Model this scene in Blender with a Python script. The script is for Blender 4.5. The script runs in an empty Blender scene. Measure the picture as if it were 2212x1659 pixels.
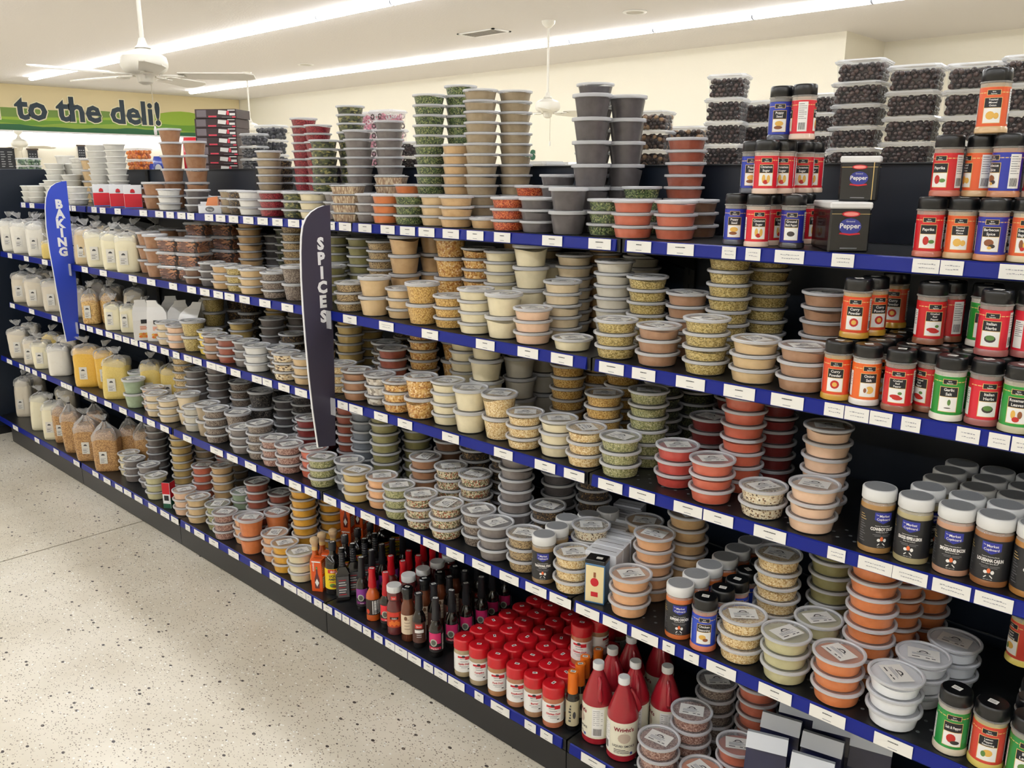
import bpy, math, random
from mathutils import Vector, Matrix
random.seed(7)
PI = math.pi
SC = bpy.context.scene
COL = SC.collection

# ------------------------------------------------------------------ camera
PSI, TH, ROLL, F = 0.75510638, 0.23864474, 0.00157852, 1843.433
CAMZ = 1.7565
_fw = Vector((-math.sin(PSI)*math.cos(TH), math.cos(PSI)*math.cos(TH), -math.sin(TH)))
_r0 = Vector((math.cos(PSI), math.sin(PSI), 0.0))
_u0 = _r0.cross(_fw)
_rt = _r0*math.cos(ROLL) + _u0*math.sin(ROLL)
_up = _u0*math.cos(ROLL) - _r0*math.sin(ROLL)
cam_d = bpy.data.cameras.new('camera')
cam_d.sensor_fit = 'HORIZONTAL'; cam_d.sensor_width = 36.0; cam_d.lens = 36.0*F/2212.0
cam_d.clip_start = 0.05; cam_d.clip_end = 100
cam = bpy.data.objects.new('camera', cam_d); COL.objects.link(cam)
cam.matrix_world = Matrix(((_rt.x, _up.x, -_fw.x, 0), (_rt.y, _up.y, -_fw.y, 0), (_rt.z, _up.z, -_fw.z, CAMZ), (0, 0, 0, 1)))
SC.camera = cam
# ------------------------------------------------------------------ world, light level, exposure
w = bpy.data.worlds.new('world'); SC.world = w; w.use_nodes = True
w.node_tree.nodes['Background'].inputs[0].default_value = (0.9, 0.93, 1.0, 1)
w.node_tree.nodes['Background'].inputs[1].default_value = 0.05
LAMP_STRENGTH = 29.0
SC.view_settings.view_transform = 'Standard'; SC.view_settings.look = 'None'
SC.view_settings.exposure = 0.12; SC.view_settings.gamma = 1.0; SC.view_settings.use_curve_mapping = False
SC.cycles.use_denoising = True
SC.cycles.max_bounces = 7; SC.cycles.diffuse_bounces = 4; SC.cycles.glossy_bounces = 3
SC.cycles.transmission_bounces = 4; SC.cycles.transparent_max_bounces = 20
SC.cycles.caustics_reflective = False; SC.cycles.caustics_refractive = False
SC.cycles.sample_clamp_indirect = 6.0

# pixel (2212x1659) -> point in the room
def ray(px, py): return _fw + _rt*((px-1106)/F) - _up*((py-829.5)/F)
def on_y(px, py, y):
    d = ray(px, py); t = y/d.y; return Vector((d.x*t, y, CAMZ+d.z*t))
def on_z(px, py, z):
    d = ray(px, py); t = (z-CAMZ)/d.z; return Vector((d.x*t, d.y*t, z))
def on_x(px, py, x):
    d = ray(px, py); t = x/d.x; return Vector((x, d.y*t, CAMZ+d.z*t))
def facing(x, y): return math.atan2(-x, y)

# ------------------------------------------------------------------ materials
def lin(c):
    return tuple(((v/255.0)/12.92 if v/255.0 <= 0.04045 else ((v/255.0+0.055)/1.055)**2.4) for v in c) + (1.0,)
MATS = {}
def mat(name, rgb, rough=0.5, metal=0.0, coat=0.0, emit=0.0, spec=0.5):
    if name in MATS: return MATS[name]
    m = bpy.data.materials.new(name); m.use_nodes = True
    b = m.node_tree.nodes['Principled BSDF']
    b.inputs['Base Color'].default_value = lin(rgb); b.inputs['Roughness'].default_value = rough
    b.inputs['Metallic'].default_value = metal; b.inputs['Coat Weight'].default_value = coat
    b.inputs['Specular IOR Level'].default_value = spec
    if emit:
        b.inputs['Emission Color'].default_value = lin(rgb); b.inputs['Emission Strength'].default_value = emit
    MATS[name] = m; return m
def nodes_of(m): return m.node_tree.nodes, m.node_tree.links
def clear_mat(name, rgb, alpha, rough=0.15, gloss=0.25):
    """thin clear or frosted plastic: part see-through, part milky, with a shine"""
    if name in MATS: return MATS[name]
    m = bpy.data.materials.new(name); m.use_nodes = True; N, L = nodes_of(m)
    b = N['Principled BSDF']; b.inputs['Base Color'].default_value = lin(rgb); b.inputs['Roughness'].default_value = rough
    tr = N.new('ShaderNodeBsdfTransparent'); mx = N.new('ShaderNodeMixShader')
    lw = N.new('ShaderNodeLayerWeight'); lw.inputs[0].default_value = 0.35
    ma = N.new('ShaderNodeMath'); ma.operation = 'MULTIPLY_ADD'; ma.inputs[1].default_value = gloss; ma.inputs[2].default_value = alpha; ma.use_clamp = True
    L.new(lw.outputs['Facing'], ma.inputs[0]); L.new(ma.outputs[0], mx.inputs[0])
    L.new(tr.outputs[0], mx.inputs[1]); L.new(b.outputs[0], mx.inputs[2]); L.new(mx.outputs[0], N['Material Output'].inputs[0])
    MATS[name] = m; return m
def content_mat(name, cols, cell=0.0, rough=0.27, milk=0.15, stretch=1.0):
    """food seen through a glossy plastic wall; cols with weights, cell = grain size in m (0: powder)"""
    if name in MATS: return MATS[name]
    m = bpy.data.materials.new(name); m.use_nodes = True; N, L = nodes_of(m)
    b = N['Principled BSDF']; b.inputs['Roughness'].default_value = rough; b.inputs['Coat Weight'].default_value = 0.25; b.inputs['Coat Roughness'].default_value = 0.12
    tc = N.new('ShaderNodeTexCoord'); oi = N.new('ShaderNodeObjectInfo'); va = N.new('ShaderNodeVectorMath'); va.operation = 'ADD'
    vs = N.new('ShaderNodeVectorMath'); vs.operation = 'SCALE'; vs.inputs['Scale'].default_value = 3.0
    cmb = N.new('ShaderNodeCombineXYZ')
    for i in range(3): L.new(oi.outputs['Random'], cmb.inputs[i])
    L.new(cmb.outputs[0], vs.inputs[0]); L.new(tc.outputs['Object'], va.inputs[0]); L.new(vs.outputs[0], va.inputs[1])
    ramp = N.new('ShaderNodeValToRGB'); cr = ramp.color_ramp
    tot = float(sum(c[1] for c in cols)); acc = 0.0
    while len(cr.elements) > 1: cr.elements.remove(cr.elements[0])
    for i, (c, wgt) in enumerate(cols):
        e = cr.elements[0] if i == 0 else cr.elements.new(acc/tot)
        e.position = acc/tot; e.color = lin(c); acc += wgt
    if cell > 0:
        cr.interpolation = 'CONSTANT'
        mp = N.new('ShaderNodeMapping'); mp.inputs['Scale'].default_value = (1, 1, stretch); L.new(va.outputs[0], mp.inputs[0])
        vo = N.new('ShaderNodeTexVoronoi'); vo.inputs['Scale'].default_value = 1.0/cell
        L.new(mp.outputs[0], vo.inputs['Vector'])
        wn = N.new('ShaderNodeSeparateColor'); L.new(vo.outputs['Color'], wn.inputs[0]); L.new(wn.outputs[0], ramp.inputs[0])
        bp = N.new('ShaderNodeBump'); bp.inputs['Strength'].default_value = 0.35; bp.inputs['Distance'].default_value = 0.001
        L.new(vo.outputs['Distance'], bp.inputs['Height']); L.new(bp.outputs[0], b.inputs['Normal'])
    else:
        no = N.new('ShaderNodeTexNoise'); no.inputs['Scale'].default_value = 45; no.inputs['Detail'].default_value = 4
        L.new(va.outputs[0], no.inputs['Vector']); L.new(no.outputs['Fac'], ramp.inputs[0])
    lw = N.new('ShaderNodeLayerWeight'); lw.inputs[0].default_value = 0.3
    pw = N.new('ShaderNodeMath'); pw.operation = 'MULTIPLY'; pw.inputs[1].default_value = milk; L.new(lw.outputs['Facing'], pw.inputs[0])
    mx = N.new('ShaderNodeMix'); mx.data_type = 'RGBA'
    L.new(pw.outputs[0], mx.inputs['Factor']); L.new(ramp.outputs[0], mx.inputs['A']); mx.inputs['B'].default_value = lin((205, 203, 200))
    L.new(mx.outputs['Result'], b.inputs['Base Color'])
    MATS[name] = m; return m
def powder(name, rgb, var=14, **k):
    a = tuple(max(0, v-var) for v in rgb); c = tuple(min(255, v+var) for v in rgb)
    return content_mat(name, [(a, 3), (rgb, 3), (c, 4)], 0.0, **k)

BLACK = mat('black metal', (17, 18, 20), 0.42); DARKPANEL = mat('dark back panel', (17, 28, 43), 0.45)
BLUE = mat('blue price channel', (10, 29, 128), 0.34, spec=.3); PAPER = mat('white paper', (236, 234, 228), 0.6)
INK = mat('dark ink', (60, 60, 62), 0.6); FAINT = mat('faint pen ink', (150, 150, 158), 0.6)
WHITEP = mat('white plastic', (236, 234, 228), 0.35); CAPBLK = mat('black cap plastic', (16, 17, 19), 0.3, coat=0.2)
CAPWHT = mat('white cap plastic', (226, 226, 224), 0.4); GREYTOP = mat('grey seal', (150, 152, 154), 0.5)
CAPRED = mat('red cap plastic', (196, 22, 34), 0.32, coat=0.2)
RIM = clear_mat('frosted lid rim', (220, 221, 225), .62, .22, .3); LID = clear_mat('frosted lid disc', (204, 205, 208), 0.16, 0.16, 0.28)
CUPM = clear_mat('clear tub plastic', (206, 206, 206), 0.26, 0.12, 0.45)
CLEAR = clear_mat('clear plastic', (225, 228, 230), 0.04, 0.04, 0.22); FILM = clear_mat('cloudy bag film', (226, 226, 226), 0.20, 0.10, 0.42)
JARCLR = clear_mat('jar plastic', (200, 196, 190), 0.35, 0.1, 0.4)
GOLD = mat('gold print', (224, 190, 120), 0.4); SILVER = mat('silver foil', (200, 203, 207), 0.3, metal=0.15)
STEEL = mat('dull steel', (150, 152, 154), 0.4, metal=0.8)

CONT = {
 'w': powder('white mix', (226, 224, 218), 6), 'sl': powder('white salt', (238, 240, 244), 5), 'c': powder('cream flour', (226, 214, 178), 8),
 'cg': powder('grey flour', (198, 192, 176), 7), 'cd': powder('beige flour', (216, 196, 160), 9), 't': powder('tan powder', (196, 160, 112), 12),
 'lt': powder('light tan powder', (206, 176, 130), 10), 'gt': powder('grey brown powder', (150, 132, 104), 12), 'b': powder('brown powder', (158, 118, 88), 14),
 'db': powder('dark brown powder', (104, 72, 50), 12), 'co': powder('cocoa powder', (150, 106, 74), 12), 'k': powder('black pepper powder', (78, 73, 74), 9),
 'g': powder('grey powder', (126, 118, 114), 10), 'gp': powder('grey pepper', (112, 104, 100), 12), 'bg': powder('blue grey powder', (112, 118, 126), 8),
 'op': powder('orange powder', (206, 116, 60), 10), 'pa': powder('paprika powder', (184, 94, 68), 10), 'sa': powder('salmon red powder', (196, 92, 66), 8),
 'rd': powder('red powder', (184, 62, 52), 10), 'dr': powder('dark red powder', (118, 34, 32), 10), 'rb': powder('red brown powder', (138, 66, 46), 12),
 'ye': powder('yellow curry powder', (214, 156, 44), 12), 'yl': powder('bright yellow powder', (236, 206, 84), 10), 'mu': powder('mustard powder', (192, 164, 100), 10),
 'ol': powder('olive powder', (136, 130, 82), 10), 'pg': powder('pale green powder', (192, 186, 142), 9), 'gg': powder('sage green powder', (142, 160, 130), 10),
 'pk': powder('pale pink powder', (228, 190, 158), 9), 'pe': powder('peach powder', (222, 166, 118), 10),
 'G': content_mat('green herb flakes', [((74, 92, 54), 4), ((112, 126, 76), 3), ((150, 154, 104), 2), ((46, 58, 38), 3)], .0035),
 'dg': content_mat('dark green leaves', [((60, 66, 44), 4), ((88, 92, 62), 3), ((40, 44, 32), 3)], .004),
 'oo': content_mat('oregano flakes', [((150, 150, 100), 4), ((176, 172, 122), 3), ((116, 118, 76), 3), ((196, 190, 150), 1)], .0032),
 'bl': content_mat('bay leaves', [((84, 90, 58), 4), ((126, 122, 74), 2), ((54, 58, 44), 4), ((158, 150, 96), 1)], .011, stretch=1.8),
 'cr': content_mat('crimson flakes', [((134, 32, 44), 5), ((166, 54, 60), 3), ((98, 20, 32), 3)], .003),
 'or': content_mat('orange pepper flakes', [((186, 78, 40), 4), ((214, 118, 66), 3), ((140, 48, 28), 3)], .003),
 'oa': content_mat('oat flakes', [((232, 206, 152), 5), ((212, 178, 120), 3), ((188, 146, 92), 2), ((244, 226, 184), 2)], .003),
 'go': content_mat('golden granules', [((206, 164, 88), 4), ((226, 190, 118), 3), ((168, 124, 62), 3)], .0028),
 'gs': content_mat('golden green seeds', [((182, 158, 94), 4), ((206, 186, 124), 3), ((138, 120, 66), 3)], .0034, stretch=1.6),
 'nu': content_mat('chopped nuts', [((214, 164, 90), 4), ((232, 192, 124), 3), ((180, 120, 58), 3), ((244, 216, 166), 1)], .0052),
 'se': content_mat('brown seeds', [((164, 138, 98), 4), ((194, 168, 122), 3), ((118, 96, 66), 3), ((90, 74, 54), 1)], .0032, stretch=1.6),
 'mx': content_mat('mixed pepper flakes', [((200, 184, 146), 4), ((160, 84, 58), 2), ((110, 104, 70), 3), ((228, 216, 186), 2)], .0042),
 'dx': content_mat('dark mixed seeds', [((72, 60, 50), 5), ((120, 96, 68), 2), ((44, 38, 34), 3), ((158, 128, 84), 1)], .004),
 'sp': content_mat('pale speckled mix', [((222, 206, 172), 5), ((236, 226, 200), 3), ((150, 112, 78), 1), ((96, 76, 58), 1)], .0036),
 'bp': content_mat('black peppercorns', [((58, 54, 52), 5), ((82, 76, 72), 3), ((36, 34, 34), 3), ((118, 108, 98), 1)], .0042),
 'gb': content_mat('grey brown granules', [((124, 110, 98), 4), ((152, 138, 124), 3), ((92, 78, 70), 3)], .003),
 'rs': content_mat('pink grey granules', [((160, 120, 106), 4), ((192, 158, 144), 3), ((124, 84, 74), 3)], .003),
 'ln': content_mat('sliced almonds', [((240, 224, 190), 5), ((212, 180, 134), 2), ((84, 62, 44), 2)], .009, stretch=2.2),
 'sh': content_mat('pale shells', [((206, 196, 180), 4), ((150, 140, 128), 3), ((230, 224, 212), 3)], .011),
 'cs': content_mat('spaghetti sticks', [((206, 186, 154), 3), ((150, 120, 96), 3), ((176, 148, 118), 3)], .003, stretch=0.08),
}
PHRASE = {'w': 'white mix', 'sl': 'white salt', 'c': 'cream flour', 'cg': 'grey flour', 'cd': 'beige flour', 't': 'tan powder', 'lt': 'pale tan powder', 'gt': 'grey-brown powder',
 'b': 'brown powder', 'db': 'dark powder', 'co': 'cocoa powder', 'k': 'black powder', 'g': 'grey powder', 'gp': 'grey pepper', 'bg': 'blue-grey powder', 'op': 'orange powder',
 'pa': 'paprika-red powder', 'sa': 'salmon-red powder', 'rd': 'red powder', 'dr': 'dark-red powder', 'rb': 'red-brown powder', 'ye': 'yellow-orange powder', 'yl': 'bright-yellow powder',
 'mu': 'mustard powder', 'ol': 'olive powder', 'pg': 'pale-green powder', 'gg': 'sage-green powder', 'pk': 'pale-pink powder', 'pe': 'peach powder', 'G': 'green herbs',
 'dg': 'dark-green leaves', 'oo': 'grey-green herbs', 'bl': 'bay leaves', 'cr': 'crimson flakes', 'or': 'orange flakes', 'oa': 'beige granules', 'go': 'golden granules', 'gs': 'golden-green seeds',
 'nu': 'golden nuts', 'se': 'brown seeds', 'mx': 'mixed flakes', 'dx': 'dark seeds', 'sp': 'speckled mix', 'bp': 'black grains', 'gb': 'grey-brown granules', 'rs': 'pinkish granules',
 'ln': 'sliced almonds', 'sh': 'pale shells', 'cs': 'brown sticks'}
KINDNAME = {}
for ks, nm in (('w sl c cg cd', 'flour_tub'), ('t lt gt b db co k g gp bg', 'powder_tub'), ('op pa sa rd dr rb ye yl mu ol pg gg pk pe', 'spice_tub'),
               ('G dg oo bl cr or', 'herb_tub'), ('oa go gs nu se mx dx sp bp gb rs ln sh cs', 'seed_tub')):
    for k_ in ks.split(): KINDNAME[k_] = nm

# ------------------------------------------------------------------ mesh builder
class MB:
    def __init__(s): s.v = []; s.f = []; s.m = []; s.mats = []; s.smooth = []
    def mi(s, m):
        if m not in s.mats: s.mats.append(m)
        return s.mats.index(m)
    def add(s, verts, faces, m, smooth=False):
        o = len(s.v); s.v += [tuple(p) for p in verts]; i = s.mi(m)
        for f in faces: s.f.append(tuple(o+k for k in f)); s.m.append(i); s.smooth.append(smooth)
    def box(s, a, b, m):
        x0, y0, z0 = a; x1, y1, z1 = b
        s.add([(x0, y0, z0), (x1, y0, z0), (x1, y1, z0), (x0, y1, z0), (x0, y0, z1), (x1, y0, z1), (x1, y1, z1), (x0, y1, z1)],
              [(0, 3, 2, 1), (4, 5, 6, 7), (0, 1, 5, 4), (1, 2, 6, 5), (2, 3, 7, 6), (3, 0, 4, 7)], m)
    def bbox(s, a, b, m, e):
        """box with chamfered edges"""
        x0, y0, z0 = a; x1, y1, z1 = b
        def ring(z, q): return [(x0+e+q*0, y0+q, z), (x1-e, y0+q, z), (x1-q, y0+e, z), (x1-q, y1-e, z), (x1-e, y1-q, z), (x0+e, y1-q, z), (x0+q, y1-e, z), (x0+q, y0+e, z)]
        rs = [ring(z0, e*.7), ring(z0+e, 0), ring(z1-e, 0), ring(z1, e*.7)]
        s.loft(rs, m, cap=True)
    def loft(s, rings, m, cap=True, smooth=False, close=True):
        n = len(rings[0]); v = [p for r in rings for p in r]; f = []
        for i in range(len(rings)-1):
            for j in range(n if close else n-1):
                k = (j+1) % n; f.append((i*n+j, i*n+k, (i+1)*n+k, (i+1)*n+j))
        if cap:
            f.append(tuple(range(n-1, -1, -1))); f.append(tuple((len(rings)-1)*n+j for j in range(n)))
        s.add(v, f, m, smooth)
    def lathe(s, prof, m, seg=24, cap0=False, cap1=False, smooth=True, off=(0, 0)):
        rings = [[(off[0]+r*math.cos(2*PI*j/seg), off[1]+r*math.sin(2*PI*j/seg), z) for j in range(seg)] for r, z in prof]
        n = seg; v = [p for r in rings for p in r]; f = []
        for i in range(len(rings)-1):
            for j in range(n):
                k = (j+1) % n; f.append((i*n+j, i*n+k, (i+1)*n+k, (i+1)*n+j))
        if cap0: f.append(tuple(range(n-1, -1, -1)))
        if cap1: f.append(tuple((len(rings)-1)*n+j for j in range(n)))
        s.add(v, f, m, smooth)
    def tube(s, pts, r, m, seg=8):
        rings = []
        for i, p in enumerate(pts):
            p = Vector(p); d = (Vector(pts[min(i+1, len(pts)-1)])-Vector(pts[max(i-1, 0)])).normalized()
            a = d.orthogonal().normalized() if abs(d.z) > .9 else d.cross(Vector((0, 0, 1))).normalized(); b = d.cross(a)
            rr = r[i] if isinstance(r, (list, tuple)) else r
            rings.append([tuple(p+a*rr*math.cos(2*PI*j/seg)+b*rr*math.sin(2*PI*j/seg)) for j in range(seg)])
        s.loft(rings, m, smooth=True)
    # flat print wrapped on a cylinder of radius r; u = arc length from the front (-Y), v = height
    def cyl(s, r, u, v): a = u/r; return (r*math.sin(a), -r*math.cos(a), v)
    def patch(s, r, u0, u1, v0, v1, m, seg=6):
        n = max(1, seg); vs = []
        for i in range(n+1):
            u = u0+(u1-u0)*i/n; vs += [s.cyl(r, u, v0), s.cyl(r, u, v1)]
        s.add(vs, [(2*i, 2*i+2, 2*i+3, 2*i+1) for i in range(n)], m, True)
    def blob(s, r, u, v, ru, rv, m, n=10):
        k = 6; s.strip(r, [(u-ru*math.cos(PI*i/k), v-rv*math.sin(PI*i/k)*.999-1e-5, v+rv*math.sin(PI*i/k)*.999+1e-5) for i in range(k+1)], m)
    def strip(s, r, cols, m):
        vs = []
        for u, lo, hi in cols: vs += [s.cyl(r, u, lo), s.cyl(r, u, hi)]
        s.add(vs, [(2*i, 2*i+2, 2*i+3, 2*i+1) for i in range(len(cols)-1)], m)
    def ctext(s, r, txt, u, v, h, m, bold=0.0, width=None):
        vs, fs, wd, ht = text_mesh(txt, bold); k = h; kx = k if width is None else min(k, width/max(wd, 1e-6)); r += .0005
        s.add([s.cyl(r, u+(p[0]-wd/2)*kx, v+p[1]*k) for p in vs], fs, m)
    def ptext(s, txt, org, ux, uz, h, m, bold=0.0, width=None, center=True):
        """text on a plane: org + x*ux + y*uz"""
        vs, fs, wd, ht = text_mesh(txt, bold); kx = h if width is None else width/max(wd, 1e-6)
        o = Vector(org); ux = Vector(ux); uz = Vector(uz); c = wd/2 if center else 0
        s.add([tuple(o+ux*((p[0]-c)*kx)+uz*(p[1]*h)) for p in vs], fs, m)
    def mesh(s, name):
        me = bpy.data.meshes.new(name); me.from_pydata(s.v, [], s.f)
        for m in s.mats: me.materials.append(m)
        me.polygons.foreach_set('material_index', s.m); me.polygons.foreach_set('use_smooth', s.smooth)
        if any(s.smooth): me.set_sharp_from_angle(angle=0.7)
        me.update(); return me
_TX = {}
def text_mesh(txt, bold=0.0):
    key = (txt, bold)
    if key in _TX: return _TX[key]
    cu = bpy.data.curves.new('t', 'FONT'); cu.body = txt; cu.size = 1.0; cu.resolution_u = 2; cu.offset = bold; cu.fill_mode = 'FRONT'
    ob = bpy.data.objects.new('t', cu); COL.objects.link(ob)
    dg = bpy.context.evaluated_depsgraph_get(); me = bpy.data.meshes.new_from_object(ob.evaluated_get(dg))
    vs = [tuple(v.co) for v in me.vertices]; fs = [tuple(p.vertices) for p in me.polygons]
    bpy.data.objects.remove(ob); bpy.data.curves.remove(cu); bpy.data.meshes.remove(me)
    if vs:
        x0 = min(v[0] for v in vs); vs = [(v[0]-x0, v[1], 0) for v in vs]
    wd = max([v[0] for v in vs] or [1]); ht = max([v[1] for v in vs] or [1])
    _TX[key] = (vs, fs, wd, ht); return _TX[key]

def obj(name, me, parent=None, loc=None, rz=None):
    o = bpy.data.objects.new(name, me.mesh(name) if isinstance(me, MB) else me); COL.objects.link(o)
    if parent is not None: o.parent = parent
    if loc is not None: o.location = loc
    if rz is not None: o.rotation_euler = (0, 0, rz)
    return o
def tag(o, label, cat, group=None):
    o['label'] = label; o['category'] = cat
    if group: o['group'] = group
    return o
def thing(name, label, cat, loc=(0, 0, 0), rz=0.0, group=None):
    o = bpy.data.objects.new(name, None); COL.objects.link(o); o.location = loc; o.rotation_euler = (0, 0, rz); o.empty_display_size = .05
    return tag(o, label, cat, group)
def struct(name, me, parent=None):
    o = obj(name, me, parent)
    if parent is None: o['kind'] = 'structure'
    return o
ORD = ['first', 'second', 'third', 'fourth', 'fifth', 'sixth', 'seventh', 'eighth', 'ninth', 'tenth', 'eleventh', 'twelfth', 'thirteenth', 'fourteenth', 'fifteenth']

# ================================================================== ROOM
CEIL = 3.397; DX = -18.07; BY = 10.33; RY = 11.5; FX = 6.0; NY = -6.0
def floor_mat():
    m = bpy.data.materials.new('terrazzo'); m.use_nodes = True; N, L = nodes_of(m); b = N['Principled BSDF']
    b.inputs['Roughness'].default_value = 0.34
    tc = N.new('ShaderNodeNewGeometry')
    no = N.new('ShaderNodeTexNoise'); no.inputs['Scale'].default_value = 2.2; no.inputs['Detail'].default_value = 5; L.new(tc.outputs['Position'], no.inputs['Vector'])
    r0 = N.new('ShaderNodeValToRGB'); r0.color_ramp.elements[0].color = lin((210, 201, 181)); r0.color_ramp.elements[1].color = lin((230, 223, 206))
    r0.color_ramp.elements[0].position = .35; r0.color_ramp.elements[1].position = .65
    L.new(no.outputs['Fac'], r0.inputs[0]); prev = r0.outputs[0]
    for sc, lo, hi, thr, col in ((38, .93, 1.0, .30, (66, 58, 52)), (95, .84, 1.0, .33, (132, 120, 104)), (70, .90, 1.0, .34, (242, 240, 232)), (170, .86, 1.0, .40, (150, 138, 122))):
        vo = N.new('ShaderNodeTexVoronoi'); vo.inputs['Scale'].default_value = sc
        mp = N.new('ShaderNodeMapping'); mp.inputs['Location'].default_value = (sc*.37, sc*.11, 0); mp.inputs['Rotation'].default_value = (0, 0, sc); mp.inputs['Scale'].default_value = (1, 1.5, 0)
        L.new(tc.outputs['Position'], mp.inputs['Vector']); L.new(mp.outputs[0], vo.inputs['Vector'])
        sp = N.new('ShaderNodeSeparateColor'); L.new(vo.outputs['Color'], sp.inputs[0])
        a = N.new('ShaderNodeMath'); a.operation = 'GREATER_THAN'; a.inputs[1].default_value = lo; L.new(sp.outputs[0], a.inputs[0])
        d = N.new('ShaderNodeMath'); d.operation = 'LESS_THAN'; d.inputs[1].default_value = thr; L.new(vo.outputs['Distance'], d.inputs[0])
        k = N.new('ShaderNodeMath'); k.operation = 'MULTIPLY'; L.new(a.outputs[0], k.inputs[0]); L.new(d.outputs[0], k.inputs[1])
        mx = N.new('ShaderNodeMix'); mx.data_type = 'RGBA'; L.new(k.outputs[0], mx.inputs['Factor']); L.new(prev, mx.inputs['A']); mx.inputs['B'].default_value = lin(col); prev = mx.outputs['Result']
    L.new(prev, b.inputs['Base Color']); return m
def paint(name, rgb, bump=0.12, scale=60):
    m = mat(name, rgb, 0.75); N, L = nodes_of(m); b = N['Principled BSDF']
    g = N.new('ShaderNodeNewGeometry'); no = N.new('ShaderNodeTexNoise'); no.inputs['Scale'].default_value = scale; no.inputs['Detail'].default_value = 3
    bp = N.new('ShaderNodeBump'); bp.inputs['Strength'].default_value = bump; bp.inputs['Distance'].default_value = .01
    L.new(g.outputs['Position'], no.inputs['Vector']); L.new(no.outputs['Fac'], bp.inputs['Height']); L.new(bp.outputs[0], b.inputs['Normal']); return m
WALLM = paint('cream wall paint', (226, 219, 200)); CEILM = paint('ceiling paint', (222, 217, 213), .25, 40)
TERR = floor_mat()
m = MB(); m.box((DX-.2, NY, -.14), (FX, RY+.2, -.006), mat('dark joint filler', (26, 22, 24), .9)); fl = struct('floor', m)
xs = [DX-.2, -15.25, -11.59, -7.93, -4.265, -.61, FX]; ys = [NY, -1.2, 3.2, 7.2, RY+.2]
for i in range(len(xs)-1):
    for j in range(len(ys)-1):
        m = MB(); m.box((xs[i]+.0055, ys[j]+.0055, -.006), (xs[i+1]-.0055, ys[j+1]-.0055, 0), TERR); obj('floor_slab', m, fl)
m = MB(); m.box((DX-.2, NY-.1, CEIL), (FX+.1, RY+.3, CEIL+.12), CEILM); struct('ceiling', m)
m = MB(); m.box((DX-.12, NY, 0), (DX, BY+.1, CEIL), WALLM); struct('wall_left', m)
m = MB(); m.box((DX, BY, 0), (-4.415, BY+.1, CEIL), WALLM); struct('wall_back', m)
m = MB(); m.box((-4.515, BY+.1, 0), (-4.415, RY, CEIL), WALLM); struct('wall_recess_side', m)
m = MB(); m.box((-4.515, RY, 0), (FX, RY+.1, CEIL), WALLM); struct('wall_recess_back', m)
m = MB(); m.box((FX, NY, 0), (FX+.1, RY+.1, CEIL), WALLM); struct('wall_right', m)
m = MB(); m.box((DX-.12, NY-.1, 0), (FX+.1, NY, CEIL), WALLM); struct('wall_front', m)

# ---- strip lights: rows parallel to the aisle, each a run of 4 ft fittings
LENS = mat('lit tube lens', (247, 250, 255), .4, emit=LAMP_STRENGTH); HOUS = mat('light housing', (222, 222, 222), .5)
def light_meshes(l):
    h = MB(); h.box((0, -.030, 3.372), (l, .030, CEIL), HOUS)
    e = MB(); rings = []
    for x in (0.002, l-.023): rings.append([(x, -.042, 3.372), (x, -.038, 3.350), (x, -.02, 3.338), (x, .02, 3.338), (x, .038, 3.350), (x, .042, 3.372)])
    e.loft(rings, LENS)
    b = MB(); rings = []
    for x in (l-.022, l-.001): rings.append([(x, -.046, 3.373), (x, -.041, 3.348), (x, -.02, 3.334), (x, .02, 3.334), (x, .041, 3.348), (x, .046, 3.373)])
    b.loft(rings, mat('light joint cover', (176, 180, 196), .5))
    return h.mesh('light_housing'), e.mesh('light_lens'), b.mesh('joint_cover')
LM4 = light_meshes(1.219); LM8 = light_meshes(2.438)
for row, (yy, x0, n, ms, stp, rown) in enumerate(((5.58, -16.55, 12, LM4, 1.219, 'nearer row'), (8.60, -16.85, 15, LM4, 1.219, 'farther row'))):
    for i in range(n):
        t = thing('strip_light', 'lit white strip light, %s from the deli wall in the %s' % (ORD[i], rown), 'light', (x0+i*stp, yy, 0), 0, 'strip lights in the %s' % rown)
        for nm, me in zip(('housing', 'lens', 'joint_cover'), ms): obj(nm, me, t)
for row, (yy, x0, n, nm_) in enumerate(((5.58, -1.92, 3, 'nearer row'), (8.60, 1.44, 1, 'farther row'), (2.56, -16.5, 9, 'row over the shelving'), (-.46, -16.5, 9, 'row over the aisle'), (-3.48, -16.5, 9, 'row behind the aisle'))):
    for i in range(n):
        t = thing('strip_light', 'long lit white strip light, %s along the %s' % (ORD[i], nm_), 'light', (x0+i*2.438, yy, 0), 0, 'strip lights in the %s' % nm_)
        for nm, me in zip(('housing', 'lens', 'joint_cover'), LM8): obj(nm, me, t)

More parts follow.
